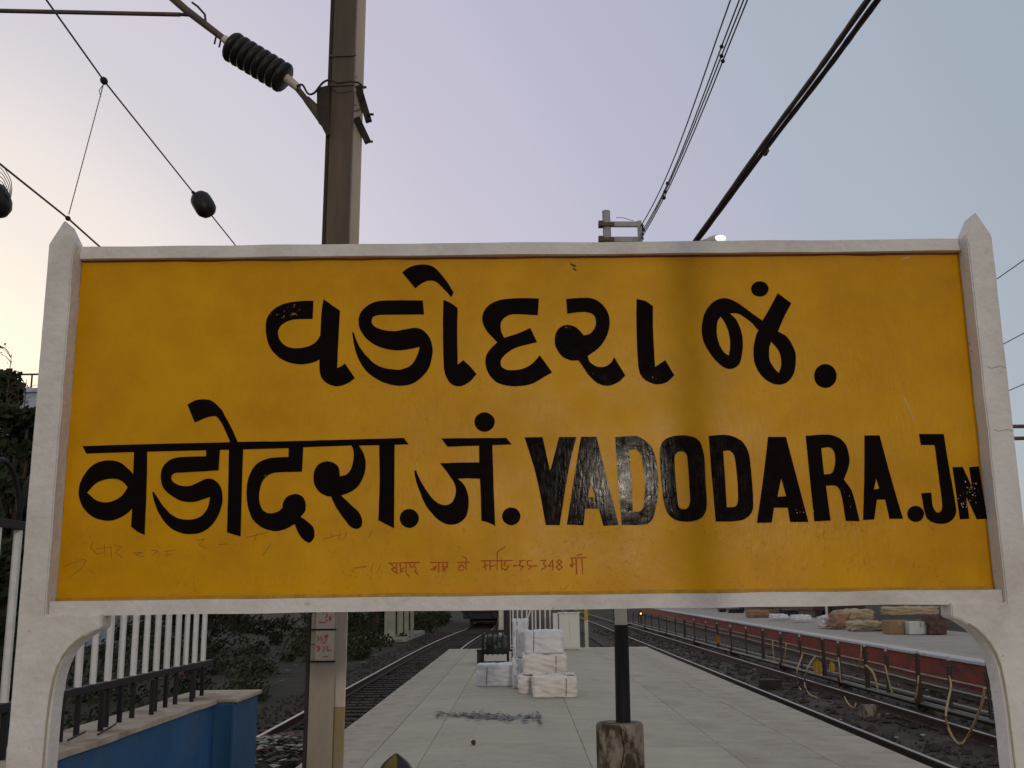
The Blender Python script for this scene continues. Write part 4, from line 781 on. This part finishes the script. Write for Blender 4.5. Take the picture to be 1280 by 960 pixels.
# bundled bottles/black crates seen through the trolley bars
soft_box('load', tx0+.05, tx1-.05, TY+.2, TY+1.0, .31, .62, mat('dark_green_tarp', (.05, .07, .06), .6, .4, 9, .5, 20, col2=(.16, .18, .19), mix2=(.52, .6)), 'dark bundled load seen through the bars of the trolley', 'bundle', 11, strings=False)
# railing at the platform end
RY = 30.6
rl = thing('end_railing', (pxx(655, RY), RY, -.85), 'cream vertical bar railing with diagonal brace closing the platform end', 'railing')
for i, px in enumerate([637, 641, 646.5, 652, 658, 665, 669, 674.5, 681, 687]):
    x = pxx(px, RY); MB().box(x-.022, x+.022, RY-.02, RY+.02, -.85, 1.95).build('bar', M_RAILW, rl)
for px0, px1, px2 in ((654, 664, 0),):
    MB().beam(Vector((pxx(653, RY), RY-.045, .45)), Vector((pxx(669, RY), RY-.045, 1.5)), .05, .04, side=(0,1,0)).build('brace', M_RAILW, rl)
MB().box(pxx(636, RY), pxx(688, RY), RY-.015, RY+.015, 1.9501, 2.0).build('top_bar', M_RAILW, rl)
MB().box(pxx(636, RY), pxx(688, RY), RY+.021, RY+.05, .05, .10).build('bottom_bar', M_RAILW, rl)
pa = thing('pale_post', (pxx(626, 30.6), 30, -.85), 'stout pale square post left of the railing bars behind the trolley', 'post')
MB().box(pxx(622.5, 30), pxx(629, 30), 30.6, 30.76, -.85, 1.95).build('shaft', M_PALEP, pa, bevel=.01); MB().box(pxx(622, 30), pxx(629.5, 30), 30.58, 30.78, .45, .62).build('band', M_GREYST, pa)
cb = thing('equipment_cabinet', (pxx(707, 29.2), 29.2, 0), 'white equipment cabinet standing at the far end of the platform', 'cabinet')
cx0, cx1 = pxx(698, 29), pxx(723.5, 29); ch = pxz(765.5, 710, 29)
MB().box(cx0, cx1, 29.0, 29.4, 0.05, ch-.03).build('body', M_CAB, cb, bevel=.01); MB().box(cx0-.02, cx1+.02, 28.97, 29.43, ch-.029, ch).build('lid', M_CAB, cb)
MB().box(cx0+.02, (cx0+cx1)/2-.004, 28.985, 28.999, .1, ch-.06).build('door', M_CAB, cb); MB().box((cx0+cx1)/2+.004, cx1-.02, 28.985, 28.999, .1, ch-.06).build('door', M_CAB, cb)
MB().box(cx0+.02, cx1-.02, 29.03, 29.37, 0, .049).build('plinth', M_GREYST, cb)
MB().box(cx0-.16, cx0-.03, 29.05, 29.3, 0, ch-.02).build('side_duct', M_CAB, cb)
yp = thing('marker_post', (pxx(732, 31), 31, -.85), 'slim post with yellow head and pale lower half beyond the platform end', 'post')
zz = pxz(776, 732, 31)
MB().box(pxx(729.8, 31), pxx(734.2, 31), 31, 31.1, -.85, zz).build('shaft', M_PALEP, yp); MB().box(pxx(729.8, 31), pxx(734.2, 31), 31, 31.1, zz+.001, 1.6).build('head', M_POSTY, yp)
# black and yellow stub at the bottom
sx_ = at(495, 950, 7.5).x
st_ = thing('striped_bollard', (sx_, 7.5, 0), 'black and yellow striped domed bollard poking into the bottom edge', 'bollard')
zk = at(495, 942, 7.5).z/.374
pr = [(0, .175), (.14, .172), (.22, .158), (.275, .132), (.325, .088), (.352, .05), (.374, .012)]; n = 6
for s in range(n):
    mb = MB(); sub = 4
    for z, r in pr:
        for k in range(sub+1):
            t = 2*math.pi*(s+k/sub)/n+.35+z*1.2; mb.v.append((sx_+math.cos(t)*r, 7.5+math.sin(t)*r, z*zk))
    for i in range(len(pr)-1):
        for k in range(sub): a = i*(sub+1)+k; mb.f.append((a, a+1, a+sub+2, a+sub+1))
    mb.build('stripe', M_BYEL if s % 2 else M_BBLK, st_, smooth=True)

# ================================================================== WASHING PIPES between the tracks
XP = 7.60; GZ = -.80
pipes = thing('washing_pipeline', (XP, 18, GZ), 'twin dark green water pipes on low stands between the platforms', 'pipeline')
MB().tube([(XP, 9+i*3, -.59+.01*math.sin(i)) for i in range(26)], .058, 10).build('pipe', M_PIPE, pipes, smooth=True)
MB().tube([(XP+.17, 9+i*3, -.64+.01*math.sin(i*2)) for i in range(26)], .038, 8).build('pipe', M_PIPE, pipes, smooth=True)
MB().tube([(XP-.16, 9+i*3, -.73+.012*math.sin(i*1.4)) for i in range(26)], .030, 8).build('pipe', M_BALLAST, pipes, smooth=True)
MB().tube([(XP+.75, 9+i*3, -.70+.012*math.sin(i*1.9)) for i in range(26)], .040, 8).build('pipe', M_MASTE, pipes, smooth=True)
MB().tube([(XP+1.15, 9+i*3, -.74+.01*math.sin(i*1.1)) for i in range(26)], .025, 8).build('pipe', M_COLUMN, pipes, smooth=True)
tops_ = [(1233, 840), (1184, 829), (1145, 818), (1106, 812.5), (1081, 807), (1048, 801.5), (1028, 797.5)]
Ys = [atx(px, py, XP).y for px, py in tops_]; y_ = Ys[-1]
while len(Ys) < 27: y_ += 1.5+.09*len(Ys); Ys.append(y_)
ZT_ = atx(1145, 818, XP).z
for Y in Ys[2::3]:
    MB().box(XP-.07, XP+.25, Y-.04, Y+.04, GZ-.05, -.655).build('stand', M_MASTE, pipes); MB().box(XP-.08, XP+.08, Y-.05, Y+.05, -.6549, -.515).build('stand', M_MASTE, pipes)
where = ['nearest the right arch of the board', 'second nearest the right arch', 'third nearest the right arch, stoutest', 'fourth from the right arch', 'fifth from the right arch, green topped', 'sixth from the right arch', 'seventh from the right arch, beside yellow cans', 'eighth from the right arch', 'ninth from the right arch', 'tenth from the right arch', 'eleventh from the right arch', 'twelfth from the right arch']
for i, Y in enumerate(Ys):
    thickp = i in (2, 4, 6, 9, 12, 15)
    lab = ('dark hydrant post rising from the water pipes, '+where[i]) if i < len(where) else 'dark hydrant post among the crowded far row over the water pipes'
    t = thing('hydrant_post', (XP, Y, -.60), lab, 'hydrant', 'hydrant posts along the water pipes')
    r = .046 if thickp else .024; lean = random.uniform(-.03, .03); ztop = ZT_+random.uniform(-.02, .02)
    MB().tube([(XP, Y, -.60), (XP+lean*.4, Y, 0), (XP+lean, Y+.01, ztop)], [r*1.3, r, r], 8).build('standpipe', M_MASTE if thickp else M_PIPE, t, smooth=True)
    if Y < 50:
        MB().tube([(XP+lean, Y, ztop-.02), (XP+lean, Y, ztop+.05)], [.03, .022], 8).build('valve_cap', M_GREYST, t, smooth=True)
        MB().tube([(XP+lean-.07, Y, ztop-.13), (XP+lean+.07, Y, ztop-.13)], .015, 6).build('valve_handle', M_MASTE, t)
    if not thickp: MB().box(XP+lean-.04, XP+lean+.04, Y-.03, Y+.03, ztop-.34, ztop-.15).build('valve_body', M_MASTE, t, bevel=.006, seg=1)
def hose(lab, P, r=.016, dx=-.12):
    q = [atx(x, y, XP+(-.04 if i == 0 else -.12 if i == 1 and dx < -.5 else dx)) for i, (x, y) in enumerate(P)]
    q = [v if v.z > GZ+.02 else atz(P[i][0], P[i][1], GZ+.02) for i, v in enumerate(q)]
    tag(MB().tube(cr3(q), r, 6).build('hose', M_HOSE, smooth=True), lab, 'hose', 'hoses hanging from the hydrants')
hose('tan hose sagging in a deep loop, nearest the right arch', [(1186.5, 845), (1188.6, 859), (1182.5, 891), (1185.5, 909.7), (1192.7, 924), (1199.8, 930), (1206.9, 925), (1217, 905.6), (1227, 881), (1231, 860)], .019, -.72)
hose('tan hose dropping along the stoutest hydrant to the pipe', [(1148, 845), (1147, 857), (1145, 871), (1140, 877)])
hose('tan hose hanging from the fourth hydrant', [(1106.5, 832), (1109, 842.6), (1111.4, 853), (1115.5, 867)])
hose('thick tan hose curving off the green topped hydrant', [(1082, 832), (1085, 833.5), (1091, 840.6), (1095, 850.8), (1097, 861)], .024)
hose('tan hose hanging straight high on the green topped hydrant', [(1077, 806), (1076, 820), (1074, 834)])
hose('tan hose hanging straight below the sixth hydrant', [(1048, 822), (1049.5, 836), (1051, 853)])
hose('short tan hose curling on the ground in front of the pipes', [(1052, 859), (1053.5, 864), (1058.6, 877), (1066.7, 885), (1070, 879)], .016, -.9)
hose('tan hose in a wide open loop left of the yellow cans', [(1020, 821), (1018, 822), (1009, 836), (1005.8, 853), (1010, 866), (1022, 873)], .02, -.62)
hose('tan hose bowed to the left at the eighth hydrant', [(1003, 815), (1002, 822), (996.4, 838.4), (997.6, 855), (1002, 863)], .02, -.62)
hose('pale hose hanging short, the farther of two straight ones', [(966, 801), (966, 810), (968, 827)])
hose('pale hose hanging short, the nearer of two straight ones', [(983, 804), (982, 812), (979.5, 832)])
def jerry(x, y, z, lab, m=M_YCAN, s=1):
    t = thing('plastic_can', (x, y, z), lab, 'can')
    MB().box(x-.10*s, x+.10*s, y-.07*s, y+.07*s, z, z+.30*s).build('body', m, t, bevel=.025, seg=2); MB().tube([(x, y, z+.30*s), (x, y, z+.34*s)], .03*s, 8).build('cap', m, t)
    MB().tube([(x-.06*s, y, z+.30*s), (x-.05*s, y, z+.35*s), (x+.06*s, y, z+.35*s)], .012*s, 6).build('handle', m, t)
Yc = Ys[6]; za = atx(1025, 840, XP).z
jerry(XP-.19, Yc-.05, za, 'yellow plastic can hung on the left of the seventh hydrant', s=.95); jerry(XP+.2, Yc+.05, za+.03, 'yellow plastic can hung on the right of the seventh hydrant', s=.7)
q_ = atx(898, 804, XP-.1); jerry(XP-.1, q_.y, q_.z, 'orange plastic can far along the row of hydrants', M_ORANGE, .8)
for px, py, sx, lab in ((952, 862, .5, 'grey concrete block lying by the shiny rail, farther one'), (1081, 898, .3, 'brown concrete block lying before the pipes, nearer one')):
    c_ = atz(px, py, GZ); tag(MB().box(c_.x, c_.x+sx, c_.y, c_.y+.35, GZ-.03, GZ+.22).build('concrete_block', M_FOOT if sx < .4 else M_BALLAST, bevel=.02), lab, 'concrete block')
for z, x in ((-.50, -.12), (-.66, -.30)):
    tag(MB().tube([p2w(x, 6+i*4, z+.01*math.sin(i*2.3)) for i in range(22)], .022, 6).build('wall_pipe', M_COLUMN, smooth=True), 'thin pale pipe along the foot of the maroon wall, '+('upper one' if z > -.6 else 'lower one'), 'pipe', 'pipes along the maroon wall')

# ================================================================== GOODS ON THE FAR PLATFORM
def p2box(px0, px1, py0, py1, Y, name, m, lab, cat, dep=.8, soft=True, seed=1, amp=.06, z0=None, **k):
    a = at(px0, py1, Y); b = at(px1, py0, Y); z0 = max(0.0, a.z) if z0 is None else z0
    if soft: return soft_box(name, a.x, b.x, Y, Y+dep, z0, b.z, m, lab, cat, seed, amp=amp, strings=False, **k)
    t = thing(name, ((a.x+b.x)/2, Y, z0), lab, cat); MB().box(a.x, b.x, Y, Y+dep, z0, b.z).build('carton', m, t, bevel=.015, seg=1)
    MB().box((a.x+b.x)/2-.03, (a.x+b.x)/2+.03, Y-.004, Y+dep*.6, b.z-.18, b.z+.003).build('tape', M_COLUMN, t); return t
p2box(1030, 1047, 771, 784.5, 43, 'white_sack', M_WSACK, 'small white sack, leftmost of the goods on the far platform', 'sack', seed=21, amp=.12)
p2box(1045, 1062, 768, 785.5, 42, 'printed_sack', M_OSACK, 'orange and white printed sack beside the white one', 'sack', seed=22, amp=.1)
p2box(1049, 1091, 763.5, 778, 43.5, 'jute_bale', M_JUTE, 'fat jute bale lying on top behind the printed sack', 'bale', seed=23, z0=.28, amp=.14)
p2box(1056, 1092, 777, 786, 43.6, 'jute_bale', M_CARD, 'flat brown bale underneath the fat jute bale', 'bale', seed=33, z0=0, amp=.08)
p2box(1066, 1104, 778, 790, 40, 'jute_bale', M_JUTE, 'jute bale lying on the ground in front of the others', 'bale', seed=24, amp=.12)
p2box(1113, 1137, 775.5, 794.5, 37, 'brown_carton', M_CARD, 'brown carton left of the pale grey carton on far platform', 'carton', soft=False)
p2box(1137.5, 1165, 777, 796, 36.6, 'grey_carton', M_WBOX, 'pale grey carton with a white side on far platform', 'carton', soft=False)
p2box(1112, 1172, 760, 775, 38.5, 'jute_bale', M_JUTE, 'long dark jute bale laid across behind the two cartons', 'bale', seed=25, z0=.62, amp=.12)
p2box(1120, 1170, 775, 792, 38.8, 'wooden_crate', M_CARD, 'wooden crate behind the two cartons holding up the long bale', 'crate', soft=False, z0=0)
p2box(1165, 1182, 770, 797, 36.2, 'dark_bundle', mat('dark_brown_cloth', (.10, .06, .05), .9, .4, 8, .4, 30), 'dark brown bundle at the right of the grey carton', 'bundle', seed=26, amp=.1)
p2box(966, 985, 768, 774, 55, 'tarp_bundle', M_PARCELB, 'pale blue bundle, left one of two far along the far platform', 'bundle', seed=27)
p2box(994, 1014, 769, 776, 52, 'tarp_bundle', M_PARCELB, 'pale blue bundle, right one of two far along the far platform', 'bundle', seed=28)
p2box(975, 998, 762, 770, 58, 'dark_cart', M_CART, 'dark goods pile behind the two pale blue bundles', 'goods', seed=29)
p2box(936, 962, 763, 772, 62, 'goods_pile', M_CARD, 'brownish goods pile left of the pale blue bundles', 'goods', seed=30)
p2box(900, 908, 761, 766, 80, 'dark_cart', M_CART, 'small dark goods lump farthest along the far platform, left one', 'goods', seed=31)
p2box(912, 930, 761, 767, 76, 'dark_cart', M_CART, 'dark goods lump far along the far platform, right one', 'goods', seed=32)
o = thing('platform_post', (at(1034, 775, 48).x, 48, 0), 'slim pale post behind the white sack on the far platform', 'post')
MB().tube([(o.location.x, 48, 0), (o.location.x, 48, 3.2)], .06, 8).build('shaft', M_PALEP, o); MB().box(o.location.x-.12, o.location.x+.12, 47.9, 48.1, 3.2, 3.26).build('cap', M_GREYST, o)

# ================================================================== BACKGROUND
def coach(x, y, w, length, lab, mm, n=8):
    t = thing('railway_coach', (x, y, -.65), lab, 'train')
    out_ = [(-w/2, .9), (-w/2, 3.1), (-w/2+.25, 3.55), (-w/2+.8, 3.85), (0, 3.95), (w/2-.8, 3.85), (w/2-.25, 3.55), (w/2, 3.1), (w/2, .9)]
    MB().prism([(x+a, z-.65) for a, z in out_], y, y+length).build('body', mm, t, bevel=.03, seg=1)
    MB().box(x-w/2+.1, x+w/2-.1, y+.1, y+length-.1, -.15, .249).build('underframe', M_CART, t)
    for yy in (y+1.6, y+length-3.4):
        b_ = MB().box(x-1.0, x+1.0, yy, yy+2.0, -.45, -.16).build('bogie', M_CART, t)
        for s in (-1, 1):
            for q in (.35, 1.65): MB().tube([(x+s*.80, yy+q, -.18), (x+s*.93, yy+q, -.18)], .44, 16).build('wheel', M_MASTE, b_)
    MB().box(x-.55, x+.55, y-.18, y-.001, .3, 2.5).build('gangway', M_CART, t)
    for s in (-1, 1):
        MB().box(x+s*1.05-.28, x+s*1.05+.28, y-.012, y-.001, 1.5, 2.3).build('window', M_TRAINW, t)
        MB().tube([(x+s*.85, y-.5, .15), (x+s*.85, y-.001, .15)], .17, 12).build('buffer', M_CART, t)
    for i in range(n):
        for s in (-1, 1):
            yy = y+1.5+i*(length-3)/n; MB().box(min(x+s*w/2, x+s*(w/2+.012)), max(x+s*w/2, x+s*(w/2+.012)), yy, yy+.9, 1.3, 2.1).build('window', M_TRAINW, t)
    return t
coach(-2.75, 74, 2.95, 21, 'dark coach end of a train standing on the left track far away', M_TRAIN)
coach(20.0, 66, 3.25, 21, 'dark maroon coach standing beyond the far platform goods', mat('dull_maroon', (.05, .02, .02), .6, .2, 2, .1, 20))
coach(20.0, 89, 3.25, 21, 'dark maroon coach farther back, coupled behind the first one', bpy.data.materials['dull_maroon'])
# open shed with pale columns
shed = thing('open_shed', (-8.2, 56, -.85), 'open shed with stained pale columns far beyond the left track', 'shed')
MB().box(-10.2, -6.1, 55.4, 66, -.85, -.62).build('plinth', M_COLUMN, shed)
for i, (px, Y, w) in enumerate(((483, 56, .18), (489, 56.2, .42), (500, 57, .3), (508, 58, .24), (515, 59, .2))):
    x = pxx(px, Y); MB().box(x-w/2, x+w/2, Y, Y+w, -.62, 2.7).build('column', M_COLUMN, shed, bevel=.02, seg=1)
MB().box(-10.6, -6.0, 55.2, 66.4, 2.701, 2.95).build('roof', M_GREYST, shed)
# bushes of scrub behind the left track
mb = MB()
for _ in range(330):
    y = 12+90*random.random()**1.2; x = -6.3-random.random()**1.4*24; s = random.uniform(.25, .8)*(1+y/120)
    leafcloud(mb, (x, y, -.85+s*.35), Vector((s, s, s*.7)), 90, .05*(1+y/40))
tag(mb.build('scrub', M_LEAFD), 'low dark scrub covering the ground left of the left track', 'scrub', kind='stuff')
mb = MB()
for _ in range(70):
    y = random.uniform(14, 60); x = -random.uniform(6, 11); rock(mb, (x, y, -.82), random.uniform(.05, .22))
for _ in range(90):
    y = random.uniform(14, 70); x = -random.uniform(5.4, 11); scrap(mb, (x, y, -.78), random.uniform(.05, .16))
tag(mb.build('verge_litter', M_LIT_B), 'scattered stones and litter on the dark verge left of the track', 'litter', kind='stuff')
def tree(x, y, h, R, lab, nclump, leaf, seed, m=M_LEAF, group=None, zlow=.35):
    random.seed(seed); t = thing('leafy_tree', (x, y, -.85), lab, 'tree', group)
    MB().tube([(x, y, -.85), (x+.1, y, h*.25), (x-.05, y+.1, h*.55), (x+.1, y, h*.8)], [.06*R+.08, .05*R+.05, .08, .03], 10).build('trunk', M_BARK, t, smooth=True)
    lb = MB(); cr = MB()
    for i in range(nclump):
        a = random.uniform(0, 6.3); rr_ = R*math.sqrt(random.random()); zz = h*zlow+(h*(1-zlow))*random.random()
        k = 1-((zz-h*zlow)/(h*(1-zlow))-.4)**2*1.6; p = Vector((x+math.cos(a)*rr_*k, y+math.sin(a)*rr_*k, zz)); s = R*random.uniform(.16, .34)
        leafcloud(cr, p, Vector((s, s, s*.75)), 90, leaf)
        if i % 3 == 0: lb.tube([(x, y, h*.35), Vector((x, y, h*.35)).lerp(p, .6)+Vector((0, 0, .1)), p], [.07, .04, .012], 5)
    lb.build('limb', M_BARK, t); cr.build('crown', m, t)
    return t
tree(at(-22, 500, 22).x, 22, at(0, 462, 22).z, 1.15, 'dark leafy tree rising above the fence at the left edge', 130, .10, 3)
tree(at(30, 500, 15).x, 15, at(30, 515, 15).z, .95, 'low dark bushy tree close behind the looped fence', 110, .08, 4, m=M_LEAFD, zlow=.05)
tree(-17.5, 30, 6.5, 3.0, 'dark tree half hidden by the left concrete post', 55, .13, 5)
tree(-15, 48, 5.2, 3.4, 'dark bushy tree far behind the mast, hidden mostly by the board', 60, .16, 6, m=M_LEAFD, zlow=.1)
tree(-10, 72, 5.5, 3.4, 'dark tree beyond the open shed with columns', 50, .2, 8, m=M_LEAFD, zlow=.05)
# bare twiggy sapling on the skyline
random.seed(12)
tw = thing('bare_sapling', (at(12, 470, 20).x, 20, -.85), 'thin bare twiggy sapling sticking up above the dark tree', 'tree')
mb = MB(); bx_ = tw.location.x
mb.tube([(bx_, 20, -.85), (bx_-.05, 20, 3), (bx_, 20, at(11, 443, 20).z)], [.05, .03, .006], 6); mb.build('trunk', M_BARK, tw)
mb = MB()
for i in range(46):
    z = random.uniform(3.2, at(11, 446, 20).z); a = random.uniform(0, 6.3); l = random.uniform(.15, .5); p = Vector((bx_, 20, z)); q = p+Vector((math.cos(a)*l, math.sin(a)*l, l*random.uniform(.2, .9)))
    mb.tube([p, p.lerp(q, .5)+Vector((0, 0, .03)), q], [.008, .006, .003], 4)
    leafcloud(mb, q, Vector((.09, .09, .07)), 4, .03)
mb.build('twigs', M_BARK, tw)
for k, (px, py, lab) in enumerate(((33, 474, 'bare twiggy sapling beside the left post on the skyline'), (24, 481, 'short bare sapling between the taller one and the post'))):
    tw = thing('bare_sapling', (at(px, py, 21).x, 21, -.85), lab, 'tree'); bx_ = tw.location.x; zt2 = at(px, py, 21).z
    MB().tube([(bx_, 21, -.85), (bx_+.05, 21, 3), (bx_, 21, zt2)], [.05, .03, .006], 6).build('trunk', M_BARK, tw); mb = MB()
    for i in range(30):
        z = random.uniform(3.6, zt2); a = random.uniform(0, 6.3); l = random.uniform(.15, .45); p = Vector((bx_, 21, z)); q = p+Vector((math.cos(a)*l, math.sin(a)*l, l*random.uniform(.1, .9))); mb.tube([p, q], [.008, .003], 4)
    mb.build('twigs', M_BARK, tw)
# building behind the trees
bl = thing('flat_roofed_building', (-28, 48, -.85), 'pale blue flat roofed building with roof railing behind the dark tree', 'building')
zr = at(36, 497, 48).z; bx1 = at(60, 490, 48).x
zr = at(36, 491, 48).z
MB().box(bx1-9.5, bx1, 48, 58, -.85, zr).build('wall', M_BUILD, bl); MB().box(bx1-9.7, bx1+.2, 47.8, 58.2, zr+.001, zr+.2).build('roof', M_BUILD, bl)
for i in range(4):
    for j in range(3):
        f_ = MB().box(bx1-8.6+i*2.3, bx1-7.4+i*2.3, 47.96, 47.999, .8+j*3, 2.2+j*3).build('window', M_TRAINW, bl); MB().box(bx1-8.7+i*2.3, bx1-7.3+i*2.3, 47.9, 47.999, .66+j*3, .78+j*3).build('sill', M_BUILD, f_)
for i in range(13): x = bx1-9.6+i*.8; MB().box(x-.03, x+.03, 47.9, 47.96, zr+.201, zr+.85).build('railing_post', M_MASTE, bl)
MB().box(bx1-9.7, bx1+.2, 47.9, 47.96, zr+.851, zr+.93).build('railing_bar', M_MASTE, bl)

# right of the board: wires and arms over the right tracks
for i, (px, py, sl_, lab) in enumerate(((1250, 346, .685, 'highest overhead wire seen right of the board post'), (1260, 427, .54, 'middle overhead wire seen right of the board post'), (1264, 487, .43, 'lowest overhead wire seen right of the board post'))):
    p = atx(px, py, 7.4); tag(MB().tube([(7.4, 1, p.z+(.1 if i else .25)), p, (7.4, 40, p.z), (7.4, 120, p.z)], .008, 6).build('overhead_wire', M_WIRE), lab, 'overhead wire')
rm = thing('catenary_mast', (11.4, 20, 0), 'steel catenary mast with two level arms just right of the frame', 'mast')
MB().box(11.28, 11.52, 19.9, 20.1, 0, 8).build('shaft', M_MASTD, rm); 
for py in (533, 548): z = at(1272, py, 20).z; MB().tube([(9.0, 20, z), (11.279, 20, z)], .04, 8).build('arm', M_MASTD, rm)
# small lit lamps far off
for px, py, Y, lab in ((801, 767, 75, 'tiny orange signal light glowing far along the right track'), (1029, 763.5, 70, 'tiny yellow light glowing beyond the far platform')):
    p = at(px, py, Y); t = thing('signal_lamp', (p.x, Y, -.85), lab, 'signal light')
    MB().tube([(p.x, Y, -.85), (p.x, Y, p.z-.15)], .05, 8).build('post', M_MASTE, t); MB().box(p.x-.13, p.x+.13, Y, Y+.2, p.z-.149, p.z+.2).build('housing', M_CART, t)
    MB().ball((p.x, Y-.02, p.z), .06, .05, .06).build('lens', emis('warm_lens', (1, .5, .22), 3.0), t)
# unseen pole added behind the camera to cast the board's soft dark band
q = thing('added_shadow_pole', (1.15, -.8, 0), 'unseen steel pole added behind the camera to shade a band on the board', 'lamp')
MB().tube([(1.15, -.8, 0), (1.15, -.8, 3), (1.15, -.8, 6)], [.056, .056, .05], 16).build('shaft', M_GREYST, q, smooth=True); MB().tube(cr3([Vector((1.15, -.8, 6)), Vector((1.15, -1.2, 6.3)), Vector((1.15, -1.8, 6.35))]), .03, 8).build('arm', M_GREYST, q)
MB().ball((1.15, -2.0, 6.33), .12, .3, .08).build('pole_head', M_GREYST, q, smooth=True)
